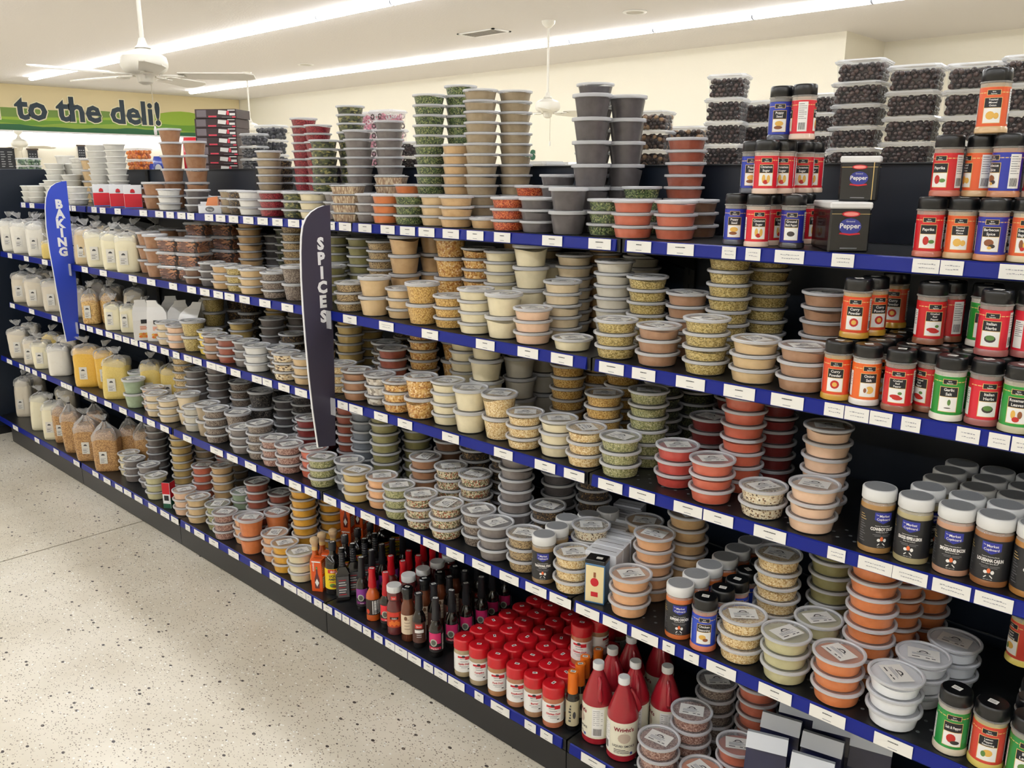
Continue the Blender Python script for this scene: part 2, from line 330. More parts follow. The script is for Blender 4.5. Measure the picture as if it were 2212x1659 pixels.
# ---- ceiling fittings
def can_light(x, y, lab):
    t = thing('recessed_downlight', lab, 'light', (x, y, CEIL))
    m = MB(); m.lathe([(.125, -.001), (.125, -.008), (.105, -.014), (.09, -.012), (.086, -.002)], WHITEP, 28); obj('trim_ring', m, t)
    m = MB(); m.lathe([(.09, -.0045), (.05, -.006), (.001, -.006)], mat('dull lamp face', (196, 190, 178), .5), 24); obj('lamp_face', m, t)
can_light(-5.52, 7.69, 'round recessed downlight with white trim right of the taller ceiling fan rod')
can_light(-11.64, 7.81, 'small round recessed downlight farther off, left of the rear strip light row')
def vent(x, y, lab, sx=.30):
    t = thing('ceiling_vent', lab, 'vent', (x, y, CEIL))
    m = MB(); m.box((-sx, -sx*.5, -.012), (sx, -sx*.5+.03, -.001), WHITEP); m.box((-sx, sx*.5-.03, -.012), (sx, sx*.5, -.001), WHITEP); m.box((-sx, -sx*.5, -.012), (-sx+.03, sx*.5, -.001), WHITEP); m.box((sx-.03, -sx*.5, -.012), (sx, sx*.5, -.001), WHITEP); obj('frame', m, t)
    m = MB(); m.box((-sx+.02, -sx*.5+.02, -.004), (sx-.02, sx*.5-.02, -.0005), mat('vent dark', (88, 84, 82), .8)); obj('duct', m, t)
    me = MB(); me.box((-sx+.03, -.008, -.010), (sx-.03, .008, -.006), mat('vent slat', (176, 170, 164), .6)); me = me.mesh('slat')
    for k in range(-3, 4): obj('slat', me, t, (0, k*sx*.13, 0))
vent(-7.58, 7.56, 'rectangular slatted air vent beside the middle ceiling fan'); vent(-14.05, 7.59, 'small slatted air vent near the far strip lights', .22)

FANW = mat('fan white enamel', (232, 228, 216), .35)
def fan(x, y, zh, ang, lab, nb=5, CEIL=CEIL):
    t = thing('ceiling_fan', lab, 'ceiling fan', (x, y, zh), ang)
    m = MB(); m.lathe([(.075, CEIL-zh), (.07, CEIL-zh-.03), (.03, CEIL-zh-.07), (.014, CEIL-zh-.075)], FANW, 20, True); obj('canopy', m, t)
    m = MB(); m.lathe([(.0135, CEIL-zh-.06), (.0135, .14)], FANW, 10); m.lathe([(.018, .16), (.03, .12), (.05, .10)], FANW, 16); obj('rod', m, t)
    m = MB(); m.lathe([(.03, .12), (.05, .09), (.10, .072), (.132, .05), (.14, .02), (.14, -.005), (.128, -.03), (.10, -.05), (.06, -.058), (.05, -.075), (.045, -.10), (.02, -.115), (.001, -.117)], FANW, 28); obj('motor_housing', m, t)
    for k in range(nb):
        a = 2*PI*k/nb
        m = MB(); pts = []
        for i in range(9):
            u = i/8; pts.append((.20+.46*u, .052+.022*u-(.03 if i == 8 else 0)))
        ring_t = [(p[0], -p[1], -.052+p[1]*.20) for p in pts]+[(p[0], p[1], -.052-p[1]*.20) for p in reversed(pts)]
        ring_b = [(p[0], p[1], p[2]-.007) for p in ring_t]
        m.loft([ring_b, ring_t], FANW)
        b = obj('blade', m, t, (0, 0, 0), a)
        m = MB(); m.box((.09, -.02, -.062), (.22, .02, -.054), FANW); m.box((.19, -.04, -.066), (.24, .04, -.060), FANW); obj('blade_iron', m, b)
    m = MB(); m.tube([(.03, 0, -.11), (.03, 0, -.36)], .0022, mat('pull chain', (176, 168, 150), .4, .6), 5); m.lathe([(.001, -.42), (.009, -.41), (.010, -.385), (.004, -.36)], WHITEP, 8, off=(.03, 0)); obj('pull_chain', m, t)
p_ = on_y(311, 134, 2.52); fan(p_.x, p_.y, p_.z-.02, .9, 'white ceiling fan with long rod, nearest one, above the deli banner end')
p_ = on_y(1183, 232, 7.495); fan(p_.x, p_.y, p_.z, .35, 'white ceiling fan hanging before the cream back wall, behind the tallest tubs')
p_ = on_y(541, 277, 7.73); fan(p_.x, p_.y, p_.z, .1, 'white ceiling fan partly hidden behind the dark carton stack')
p_ = on_x(42, 311, DX+.42); fan(p_.x, p_.y, p_.z, .5, 'small distant white ceiling fan under the deli light band', 5, 2.55)

# ---- deli wall: banner, letters, light band, menu boards
t = thing('deli_banner', 'long printed deli banner with green hills and big dark lettering', 'banner', (DX, 0, 0))
m = MB(); m.box((.002, -1.5, 2.575), (.02, BY-.01, 3.395), mat('banner cream print', (222, 206, 164), .6)); obj('panel', m, t)
def hill(f, z0, c, dpt, name):
    m = MB(); n = 60; y0, y1 = -1.5, BY-.01; vs = []
    for i in range(n+1):
        y = y0+(y1-y0)*i/n; vs += [(dpt, y, z0), (dpt, y, f(y))]
    m.add(vs, [(2*i, 2*i+2, 2*i+3, 2*i+1) for i in range(n)], mat(name, c, .6)); obj('painted_hill', m, t)
hill(lambda y: 2.93+.07*math.sin(y*1.1+.6)+.03*math.sin(y*2.7), 2.58, (112, 142, 66), .0215, 'hill olive')
hill(lambda y: 2.86+.17*math.exp(-((y-9.0)/.75)**2)+.05*math.sin(y*.9), 2.58, (146, 176, 60), .0225, 'hill light green')
hill(lambda y: 2.80+.10*math.exp(-((y-9.8)/.6)**2)+.04*math.sin(y*1.7+1), 2.58, (104, 150, 52), .0235, 'hill mid green')
hill(lambda y: 2.72+.03*math.sin(y*1.9)+.015*math.sin(y*6), 2.58, (140, 168, 64), .0245, 'hill yellow green')
hill(lambda y: 2.67+.02*math.sin(y*2.3+2)+.01*math.sin(y*9), 2.58, (46, 104, 66), .0255, 'hill deep green')
a_, b_ = on_x(32, 250, DX), on_x(347, 273, DX)
vs, fs, wd, ht = text_mesh('to the deli!', .028); sc_ = (b_.y-a_.y)/wd
for nm, dx, bold, c in (('letter_outline', .028, .060, (232, 224, 190)), ('letter', .0305, .030, (38, 54, 66))):
    T_ = 'to the deli!'
    for q, ch in enumerate('n'+T_):
        if ch == ' ': continue
        wc = text_mesh(ch, .028)[2]; y0 = a_.y-.26-wc*sc_ if q == 0 else a_.y+(text_mesh(T_[:q], .028)[2]-wc)*sc_
        vs, fs, w2, ht = text_mesh(ch, bold); m = MB(); m.add([(dx, y0-(w2-wc)/2*sc_+v[0]*sc_, 2.79+v[1]*sc_) for v in vs], fs, mat('banner '+nm, c, .55)); obj(nm, m, t)
t = thing('wall_light_band', 'long glowing light band running under the deli banner', 'light', (DX, 0, 0))
m = MB(); m.box((.002, -1.5, 2.54), (.16, BY-.01, 2.572), HOUS); obj('valance_top', m, t)
m = MB(); m.box((.03, -1.5, 2.43), (.14, BY-.02, 2.54), mat('lit band lens', (244, 246, 255), .4, emit=5.0)); obj('lens', m, t)
for i, (a, b, zz) in enumerate(((0, 36, 319), (60, 86, 324), (168, 188, 316))):
    p0, p1 = on_x(a-(20 if a == 0 else 0), zz, DX+.03), on_x(b, zz+46, DX+.03)
    t = thing('menu_board', ['black chalk menu board nearest the left edge of the deli', 'narrow black chalk menu board beside the tiny far fan', 'small dark board on the deli wall behind white tubs'][i], 'menu board', (DX+.03, p0.y, p1.z))
    wd_, ht_ = p1.y-p0.y, p0.z-p1.z
    m = MB(); m.box((-.02, 0, 0), (0, wd_, ht_), mat('chalk board', (34, 36, 42), .7)); obj('board', m, t)
    m = MB()
    for k in range(7):
        for q in range(3): m.box((.0005, wd_*(.08+.3*q), ht_*(.1+.115*k)), (.001, wd_*(.08+.3*q+.12+.1*random.random()), ht_*(.1+.115*k)+.015), mat('chalk', (150, 152, 154), .8))
    obj('chalk_writing', m, t)
    m = MB(); m.box((-.022, -.02, ht_), (.004, wd_+.02, ht_+.03), mat('board frame', (70, 56, 44), .6)); obj('frame_top', m, t)
# green letters on the back wall
t = thing('wall_lettering', 'dark green painted wall letters on the cream back wall', 'sign', (0, BY, 0))
pd = on_y(1128, 343, BY); k = .29
for q, ch in enumerate('ds'):
    m = MB(); vs, fs, wd, ht = text_mesh(ch, .045); m.add([(pd.x+.17*q+v[0]*k, -.004, 2.02+v[1]*k) for v in vs], fs, mat('green letters', (22, 78, 52), .5)); obj('letter', m, t)

# ================================================================== GONDOLA SHELVING
XB = [-6.264, -5.045, -3.826, -2.607, -1.388, -.169, 1.05]
SH = {'A': (1.592, 1.904), 'B': (1.281, 1.785), 'C': (.954, 1.785), 'D': (.595, 1.720), 'E': (.1395, 1.710)}   # deck height, front
BACK = 2.27; PTOP = 1.792
SNAME = {'A': 'top shelf', 'B': 'second shelf', 'C': 'third shelf', 'D': 'fourth shelf', 'E': 'bottom shelf'}
BAYN = ['bay at the far deli end', 'bay of flour bags and blue blade sign', 'bay just right of the blue blade sign', 'bay behind the black blade sign', 'bay right of the black blade sign', 'bay nearest the viewer', 'last bay']
g = thing('gondola_shelving', 'long black metal double sided store shelving frame', 'shelving', (0, 0, 0))
for i in range(6):
    for z0, z1 in ((.11, .62), (.622, 1.25), (1.252, PTOP)):
        m = MB(); m.bbox((XB[i]+.004, BACK, z0), (XB[i+1]-.004, BACK+.02, z1), DARKPANEL, .003); obj('back_panel', m, g)
    m = MB(); m.box((XB[i]+.002, 1.712, 0.004), (XB[i+1]-.002, 1.73, .101), mat('black kick panel', (28, 28, 29), .4)); obj('kick_panel', m, g)
m = MB(); m.box((-7.3, BACK, .0), (XB[0]-.01, BACK+.02, PTOP), DARKPANEL); obj('back_panel', m, g)
for x in XB:
    m = MB(); m.box((x-.019, BACK-.012, 0), (x+.019, BACK+.045, PTOP-.004), BLACK)
    for k in range(34): m.box((x-.003, BACK-.0125, .17+.048*k), (x+.003, BACK-.0122, .17+.048*k+.022), mat('slot', (6, 7, 8), .8))
    obj('upright', m, g)
m = MB(); m.box((XB[0], BACK-.015, PTOP-.003), (XB[-1], BACK+.03, PTOP), mat('panel cap', (60, 64, 66), .4)); obj('top_cap', m, g)
t = thing('rear_shelf', 'black top shelf on the far side of the shelving holding clear boxes', 'shelf', (0, BACK, 1.72))
m = MB(); m.box((-8.2, .05, -.02), (XB[-1], .60, 0), BLACK); obj('deck', m, t)
m = MB(); m.box((-8.2, .6005, -.03), (XB[-1], .604, .002), BLUE); obj('price_rail', m, t)
m = MB(); m.box((-7.3, BACK+.05, 0.0), (XB[-1], BACK+.55, .12), BLACK); obj('rear_base', m, g)
TAGS = {
'A': '48-57,66-76,148-155,157-166,200-211,218-230,250-263,304-320,338-355,362-378,386-403,407-422,445-463,469-489,497-517,528-550,559-581,591-613,625-649,655-675,714-726,735-761,777-805,825-855,867-899,907-941,959-994,1011-1047,1070-1105,1174-1217,1274-1322,1357-1409,1444-1501,1562-1592,1613-1645,1676-1739,1799-1847,1973-2031,2033-2083,2160-2230',
'B': '19-28,54-64,93-105,179-192,218-233,281-298,320-338,368-385,407-426,435-455,464-484,488-509,520-542,563-587,611-636,744-773,822-853,914-949,1031-1071,1121-1165,1193-1240,1297-1350,1368-1418,1463-1525,1566-1633,1668-1738,1783-1825,1827-1879,1881-1929,1949-1990,2068-2118,2137-2183,2187-2240',
'C': '24-34,65-76,114-126,175-186,190-203,210-224,231-245,250-265,268-282,285-300,304-319,326-341,350-367,376-390,400-417,419-438,449-469,470-491,501-522,547-568,570-590,604-628,640-666,732-754,757-786,811-840,862-893,958-994,1070-1110,1158-1202,1221-1265,1295-1347,1362-1417,1458-1519,1522-1586,1631-1700,1790-1828,1856-1929,1930-2005,2016-2098,2107-2190',
'D': '17-28,44-54,57-67,72-82,92-102,134-146,147-158,178-192,196-211,228-243,260-276,294-310,320-337,349-367,398-416,457-484,493-516,532-556,591-617,627-653,661-687,702-729,739-769,782-813,822-855,876-911,917-951,967-1005,1023-1063,1082-1123,1138-1183,1190-1236,1247-1297,1305-1357,1367-1424,1434-1460,1480-1512,1529-1592,1641-1712,1751-1828,1890-1973,2075-2150',
'E': '30-41,77-87,118-129,161-174,202-215,226-241,251-267,270-286,293-310,323-341,349-368,372-388,403-413,422-444,454-474,496-518,543-567,585-609,616-643,645-663,664-675,681-698,701-720,726-740,742-757,759-784,787-804,811-829,835-855,856-882,884-912,918-938,941-968,971-1006,1028-1047,1063-1103,1136-1160,1170-1196,1208-1240,1258-1310',
}
def tag_mesh(w_, hand):
    m = MB(); h = .029
    m.add([(-w_/2, 0, -h/2), (w_/2, 0, -h/2), (w_/2, .0006, h/2), (-w_/2, .0006, h/2), (-w_/2, .001, -h/2), (w_/2, .001, -h/2), (w_/2, .0016, h/2), (-w_/2, .0016, h/2)],
          [(0, 1, 2, 3), (5, 4, 7, 6), (3, 2, 6, 7), (0, 4, 5, 1), (0, 3, 7, 4), (1, 5, 6, 2)], PAPER)
    def bar(x0, x1, z, t_, mt): m.add([(x0, -.0003, z), (x1, -.0003, z), (x1, -.0003, z+t_), (x0, -.0003, z+t_)], [(0, 1, 2, 3)], mt)
    if hand:
        for row in range(2):
            x = -w_*.3+.05*w_*row
            while x < w_*.3:
                l = .002+.003*random.random(); bar(x, x+l, .003-.008*row+.001*random.random(), .0009+.0012*random.random(), FAINT); x += l+.0012
    else:
        l = w_*(.22+.15*random.random())
        x = -l/2
        while x < l/2:
            q = .0016+.003*random.random(); bar(x, min(l/2, x+q), .004, .0022, INK); x += q+.0006
        bar(-w_*.12, w_*.12, -.010, .0016, FAINT)
    return m
for s, (z, fy) in SH.items():
    tl = []
    for q in TAGS[s].split(','):
        a, b = [float(v) for v in q.split('-')]
        # rail face centre height
        def face(px):
            lo, hi = -7.5, .5
            for _ in range(40):
                mid = (lo+hi)/2; p = Vector((mid, fy, z-.016-CAMZ)); d = p.dot(_fw)
                if 1106+F*p.dot(_rt)/d < px: lo = mid
                else: hi = mid
            return (lo+hi)/2
        tl.append((face(a), face(b)))
    for i in range(6):
        x0, x1 = XB[i]+.003, XB[i+1]-.003
        if i == 0: x0 = {'A': -6.12, 'B': -6.24, 'C': -6.2, 'D': -6.3, 'E': -6.50}[s]
        t = thing('shelf', 'black metal %s with blue price strip, %s' % (SNAME[s], BAYN[i]), 'shelf', ((x0+x1)/2, fy, z), 0, 'shelves with blue price strips')
        L2 = (x1-x0)/2
        m = MB(); th = .028
        m.box((-L2, .004, -th), (L2, BACK-fy-.013, 0), mat('shelf deck', (20, 22, 24), .36)); m.box((-L2, .003, -.036), (L2, .014, -.0005), BLACK); obj('deck', m, t)
        if s in 'CDE' and i >= 4:
            m = MB()
            for rr in range(1, 4):
                for k in range(30):
                    xx = -L2+.03+k*.0395+(.02 if rr % 2 else 0); yy = .026+.026*rr
                    if xx < L2-.02: m.lathe([(.0042, .0004), (.0008, .0004)], mat('painted hole light', (112, 116, 118), .6), 8, off=(xx, yy))  # flat discs drawn as holes, their grey painting the light seen from below
            o = obj('painted_deck_hole', m, t); o['kind'] = 'stuff'
        if s != 'E':
            for xx in (-L2+.012, L2-.015):
                m = MB(); m.add([(xx, .05, -th), (xx, BACK-fy-.014, -th), (xx, BACK-fy-.014, -.11), (xx+.003, .05, -th), (xx+.003, BACK-fy-.014, -th), (xx+.003, BACK-fy-.014, -.11)], [(0, 1, 2), (5, 4, 3), (0, 3, 4, 1), (1, 4, 5, 2), (2, 5, 3, 0)], BLACK); obj('bracket', m, t)
        m = MB(); r = [[(x, -.002, -.034), (x, -.0045, -.031), (x, -.0025, -.017), (x, -.0005, -.003), (x, .003, -.0005), (x, .003, -.034)] for x in (-L2+.012, L2-.012)]
        m.loft(r, BLUE); rail = obj('price_rail', m, t)
        for a, b in tl:
            c = (a+b)/2
            if x0 <= c < x1:
                hand = (s == 'A' and c > -1.15) or (s == 'B' and c > -.80) or (s == 'C' and c > -.80) or random.random() < .05
                obj('price_tag', tag_mesh(b-a, hand), rail, (c-(x0+x1)/2, -.0064, -.0165))
# ================================================================== TUBS
RL = .059
def tub_mesh(kind, zs):
    """parts of a round deli tub: S shallow, T deep; returns cup, contents variants, lid, label meshes, height"""
    H = (.0375 if kind == 'S' else .0735)*zs
    rb, rt = (.0465, .0545) if kind == 'S' else (.043, .0545)
    zf = H*(.80 if kind == 'S' else .86)
    def rr(z): return rb+(rt-rb)*z/H
    cup = MB()
    cup.lathe([(rb-.012, .0005), (rb-.004, .0), (rb-.0005, .0022), (rr(.004)+.0002, .004)], RIM if kind == 'x' else CUPM, 28, True)
    cup.lathe([(rr(zf)+.0003, zf), (rr(H*.93), H*.93)], CUPM, 28)
    cup.lathe([(rr(H*.88), H*.88), (rr(H*.90)+.0022, H*.895), (rr(H*.92)+.0022, H*.93)], RIM, 28)
    cm = []
    for v in range(4):
        c = MB(); n = 28; ph = random.random()*6.28; sl = [.02, .06, .12, .03][v]*H
        tops = [zf+sl*math.sin(2*PI*j/n+ph)+.3*sl*math.sin(3*2*PI*j/n) for j in range(n)]
        tops = [min(t, H*.95) for t in tops]
        r0 = [((rr(.003)-.0003)*math.cos(2*PI*j/n), (rr(.003)-.0003)*math.sin(2*PI*j/n), .003) for j in range(n)]
        r1 = [((rr(zf)-.0003)*math.cos(2*PI*j/n), (rr(zf)-.0003)*math.sin(2*PI*j/n), tops[j]) for j in range(n)]
        r2 = [((rr(zf)*.55)*math.cos(2*PI*j/n), (rr(zf)*.55)*math.sin(2*PI*j/n), min(H*.95, tops[j]+.02*H)) for j in range(n)]
        c.loft([r0, r1, r2], CONT['t'], smooth=True); cm.append(c.mesh('contents'))
    lid = MB(); z0 = H*.905
    lid.lathe([(rt+.0005, z0-.001), (RL-.001, z0-.0016), (RL, z0), (RL-.0002, H+.0012), (RL-.0022, H+.0022), (RL-.0055, H+.0020), (RL-.0075, H-.0005)], RIM, 32)
    lid.lathe([(RL-.0075, H-.0005), (.03, H-.0006), (.0008, H-.0006)], LID, 32)
    lab = []
    for q in range(3):
        l = MB(); a, b = .033, .024; zz = H+.0001
        def rect(x0, y0, x1, y1, d, mt): l.add([(x0, y0, zz+d), (x1, y0, zz+d), (x1, y1, zz+d), (x0, y1, zz+d)], [(0, 1, 2, 3)], mt)
        l.box((-a, -b, zz-.0004), (a, b, zz), PAPER)
        # arched emblem, text lines
        vs = []
        for k in range(9):
            t_ = PI*k/8; vs += [(.010*math.cos(t_), .006+.0085*math.sin(t_), zz+.0002), (.0066*math.cos(t_), .006+.005*math.sin(t_), zz+.0002)]
        l.add(vs, [(2*k, 2*k+1, 2*k+3, 2*k+2) for k in range(8)], INK)
        rect(-.014, .0035, .014, .0055, .0002, INK)
        for k in range(4 if q else 3): rect(-.024, -.001-.003*k, .008+.006*((k*7+q) % 3), .0004-.003*k, .0002, FAINT)
        rect(-.024, -.0175, -.008, -.0145, .0002, INK); rect(.004, -.0175, .012, -.0145, .0002, INK); rect(.016, -.0175, .024, -.0145, .0002, INK)
        lab.append(l.mesh('paper_label'))
    return dict(cup=cup.mesh('tub'), cont=cm, lid=lid.mesh('lid'), lab=lab, H=H)
ZS = {'A': .90, 'B': .92, 'C': .98, 'D': 1.02, 'E': 1.10}
TUB = {}
def tubset(kind, s):
    k = (kind, s)
    if k not in TUB: TUB[k] = tub_mesh(kind, ZS[s])
    return TUB[k]
OPQ = mat('opaque white tub', (226, 224, 216), .35); OPQ2 = mat('opaque cream tub', (212, 202, 184), .35)
def opaque_tub(kind):
    k = ('O', kind)
    if k in TUB: return TUB[k]
    H = .034 if kind == 'O' else .058
    c = MB(); c.lathe([(.044, 0), (.0465, .002), (.0545, H*.84), (.056, H*.84), (.056, H*.9)], OPQ, 28, True)
    l = MB(); l.lathe([(.055, H*.86), (RL, H*.86), (RL, H), (RL-.003, H+.0014), (RL-.006, H+.0014), (RL-.008, H-.001), (.001, H-.001)], OPQ, 28)
    TUB[k] = dict(cup=c.mesh('tub'), lid=l.mesh('lid'), H=H); return TUB[k]

STACKS = {}
STACKS['A'] = '''
47,425,0,3,O,w;75,430,.9,2,OT,w;83,430,0.1,3,O,w;107,425,.5,4,O,w;88,380,2.3,5,OT,w;108,370,1.5,7,O,w;130,370,2.2,7,O,w;152,330,2.6,8,O,w;158,400,1.4,5,O,w;172,430,0,3,O,w;202,430,.6,3,O,w
216,380,1.4,9,O,w;255,380,1.5,9,O,w;183,390,2.3,5,T,lt
308,430,.6,3,S,co;335,425,.1,2,T,co;375,380,1.2,6,T,co;426,380,1.4,6,T,co;366,430,0,3,S,w;428,430,0,3,S,k;452,440,.7,2,S,co;486,435,0,3,S,gt;508,435,.1,3,S,dx;543,440,0,3,S,w;588,440,0,3,S,cr;622,440,.8,3,S,cr;645,445,0,3,S,bl;690,445,.1,3,S,c;724,450,.3,3,S,gp
806,450,.1,3,S,gp;837,455,0,3,S,op;885,455,0,3,S,G;935,460,.1,3,S,lt;994,465,0,3,S,t;1050,480,.1,1,S,t;1107,470,0,3,S,or;1161,470,0,3,S,k;1233,465,0,2,T,k;1302,475,.2,3,S,G;1374,480,0,3,S,pa;1444,475,.3,3,S,pa;1474,480,.9,3,S,db
588,400,1.2,7,S,gt;606,400,2.0,7,S,dx;634,350,1.2,12,S,cr;690,350,1.7,11,S,cr;712,370,1.1,8,S,bl;753,330,2.1,12,S,bl;780,370,1.2,9,S,gp;827,360,1.9,10,S,gp
893,410,1.0,4,S,op;941,320,1.2,13,S,G;990,300,2.1,14,S,G;1050,330,1.1,13,S,gt;1105,330,2.0,14,S,gt;986,380,1.1,7,S,t;1165,420,1.1,4,S,or;1213,400,1.2,5,S,k
1256,320,1.6,10,S,k;1285,300,1.0,6,T,k;1339,280,1.7,7,T,k;1385,420,1.1,4,S,G;1470,400,1.5,8,S,rb
'''
STACKS['B'] = '''
318,560,.4,3,T,co;346,560,0,3,T,co;368,520,2.2,4,T,co;408,520,2.5,4,T,db;448,520,2.3,4,T,co;500,540,2.9,4,T,db
428,590,0,2,S,db;456,585,.1,3,S,k;486,590,0,3,S,t;525,600,0,3,S,gs;558,605,.1,3,S,lt;581,612,.3,3,S,ye;602,620,0,3,S,gb;632,620,.1,2,T,gb;555,530,2.2,6,S,t;622,520,3.0,6,S,dg;645,540,1.6,5,S,se
757,640,0,3,S,se;725,640,.9,4,S,ol;815,640,0,2,T,lt;865,650,.2,3,S,lt;922,660,0,2,T,go;965,670,.1,3,S,go;1030,670,0,4,S,c;1088,690,0,2,T,c;1151,710,0,3,S,pk;1237,740,0,1,S,c;1331,730,0,3,S,gs;1421,745,0,3,S,b;1525,745,0,4,S,gs;1629,775,0,3,S,lt;1734,795,0,3,S,b
728,560,1.8,7,S,ol;777,570,1.7,7,S,ol;826,570,1.4,6,S,se;880,580,1.2,3,T,t;934,580,2.0,4,T,t;977,590,1.5,3,T,nu;1030,600,1.6,5,S,nu;1083,610,1.4,5,S,c;1147,610,1.2,3,T,c;1197,600,2.2,4,T,c;1245,600,2.0,6,S,cd;1300,570,3.0,6,S,t;1327,640,1.3,5,S,cg;1386,560,3.0,6,S,cg;1399,660,1.2,5,S,gs;1490,660,1.3,5,S,b;1570,640,1.3,6,S,gs;1655,640,2.3,6,S,gs;1783,680,1.4,5,S,b;1211,650,.9,4,S,cd
1180,560,3.0,6,S,cd;1120,560,2.9,5,T,t;590,520,3.1,5,S,k;690,560,2.2,6,S,ol;540,560,3.1,6,S,db
'''
STACKS['C'] = '''
372,720,.1,3,S,cd;386,725,0,3,S,pk;416,720,.1,2,T,gs;457,725,.2,3,S,yl;481,735,0,3,S,b;502,748,0,3,S,rb;526,755,0,3,S,gp;556,760,0,3,S,w;580,770,.1,3,S,dx;625,790,0,3,S,ln;656,800,.1,3,S,lt
455,660,1.8,3,T,gs;500,660,2.6,3,T,dx;540,670,3.2,3,T,dx;521,700,1.2,4,S,mu;590,700,1.5,5,S,gp;630,740,1.1,4,S,dx;598,670,2.6,6,S,mu;645,690,2.4,6,S,gp;700,790,.9,4,S,oa
738,810,.2,3,S,oa;777,825,0,3,S,co;827,830,.2,3,S,sh;858,850,0,3,S,nu;913,860,0,2,T,nu;964,870,.1,4,S,c;1018,885,0,2,T,c;1083,895,.1,2,T,oa;1135,930,0,3,S,oa;1203,945,.1,3,S,c;1261,965,0,3,S,oa;1342,990,0,3,S,oo;1461,1010,.3,3,S,rd;1538,1040,0,3,S,sa;1647,1085,0,2,S,sp;1755,1095,0,3,S,pk
747,750,1.5,6,S,mu;798,740,2.5,6,S,mu;838,770,1.4,4,S,dx;878,790,1.1,4,S,rb;911,770,1.5,6,S,nu;960,780,2.0,4,T,nu;1005,790,1.3,6,S,c;1068,810,1.2,3,T,c;1125,780,2.0,4,T,cg;1170,790,2.8,4,T,cg;1229,830,1.9,7,S,go;1290,800,2.9,7,S,go;1345,830,2.1,7,S,go;1303,890,1.0,4,S,go;1400,890,1.0,6,S,oo;1449,840,2.1,7,S,dg;1500,840,2.8,7,S,dg;1539,920,2.0,5,S,dr;1605,930,1.0,8,S,sa;1675,920,2.1,7,S,dr;1783,990,1.0,6,S,pk;1575,850,3.0,7,S,dr
880,730,2.6,6,S,dx;1040,780,2.9,4,T,c
'''
STACKS['D'] = '''
283,845,.35,2,T,gg;297,850,0,2,T,gg;327,860,.3,3,S,pk;340,872,0,3,S,cd;371,880,0,3,S,cd;406,880,.3,2,T,cd;428,890,.1,3,S,cg;444,895,.1,2,T,gt;478,905,0,4,S,gb;511,910,.2,2,T,gb;527,930,0,3,S,gp;558,945,0,4,S,gb;597,955,0,3,S,rs;634,965,0,3,S,rs;659,985,.1,3,S,sa;703,1005,0,3,S,oo;739,1015,.2,3,S,bg;779,1030,0,3,S,mu;818,1045,.1,3,S,pe;862,1065,0,3,S,oo;910,1090,0,3,S,mx;973,1110,0,3,S,mx;1034,1110,.2,3,S,gb;1070,1150,0,3,S,gp;1137,1170,0,3,S,se;1236,1215,0,3,S,oa;1363,1275,0,3,S,pe;1604,1345,0,3,S,oa;1697,1405,0,3,S,pg;1815,1440,0,3,S,op;1935,1500,0,3,S,sl
385,790,1.4,5,S,oa;424,800,1.3,5,S,gp;470,800,1.6,5,S,gp;503,800,2.6,3,T,gp;523,850,1.5,5,S,gb;563,870,1.2,2,T,bp;615,870,1.8,4,S,k;600,850,2.6,5,S,bp;650,860,2.0,6,S,bp;656,910,1.0,3,S,dr;640,925,.9,2,S,bp
757,930,1.6,7,S,rb;788,930,1.5,6,S,bg;838,950,1.2,8,S,ol;896,940,2.0,8,S,ol;925,1010,1.1,3,S,co;967,960,1.9,6,S,db;1020,970,1.8,6,S,dx;970,1030,.9,3,S,mx;1036,1030,1.1,3,S,mx;1083,1010,1.8,5,S,dx;1136,1040,1.0,6,S,gp;1207,1020,2.0,6,S,k;1202,1115,1.1,2,S,dx;1294,1150,.9,3,S,sp;1341,1130,1.8,4,S,t;1290,1040,2.2,6,S,dx;1415,1210,.9,5,S,pe;1463,1180,1.6,5,S,t;1687,1240,1.3,5,S,oa;1783,1260,1.5,6,S,ol;1764,1360,.9,2,S,pg;1878,1290,1.0,7,S,op;1940,1280,1.9,6,S,op;1979,1290,2.6,6,S,op;1985,1440,.9,3,S,sl;2035,1420,1.6,3,S,sl;700,910,2.2,5,S,dr
'''
STACKS['E'] = '''
278,1020,.6,3,S,c;293,1030,.3,3,S,gp;326,1045,.4,3,S,g;340,1058,0,3,S,pg;400,1085,0,3,S,pk;430,1100,0,3,S,lt;473,1110,.2,3,S,oo;500,1125,0,3,S,rs;522,1135,.1,3,S,pe;536,1150,0,2,T,op;595,1175,.2,3,S,pe;619,1195,0,3,S,ye;660,1215,0,3,S,c
338,950,1.5,7,S,gp;394,970,1.3,7,S,mu;440,960,2.2,7,S,gt;441,1040,1.1,4,S,pa;483,1040,1.2,5,S,t;513,1010,2.3,6,S,gt;524,1080,1.1,2,S,gg;558,1070,1.1,5,S,rb;603,1085,1.5,3,S,rb;595,1125,.9,2,T,op;660,1090,1.0,9,S,ye;711,1100,1.8,8,S,ye;490,990,2.4,6,S,pa
1426,1640,0,3,S,rs;1480,1580,.9,5,S,rs;1535,1530,1.8,5,S,gb;1525,1659,.2,2,S,op;1585,1640,1.0,3,S,pa;1622,1560,1.7,6,S,pa
'''
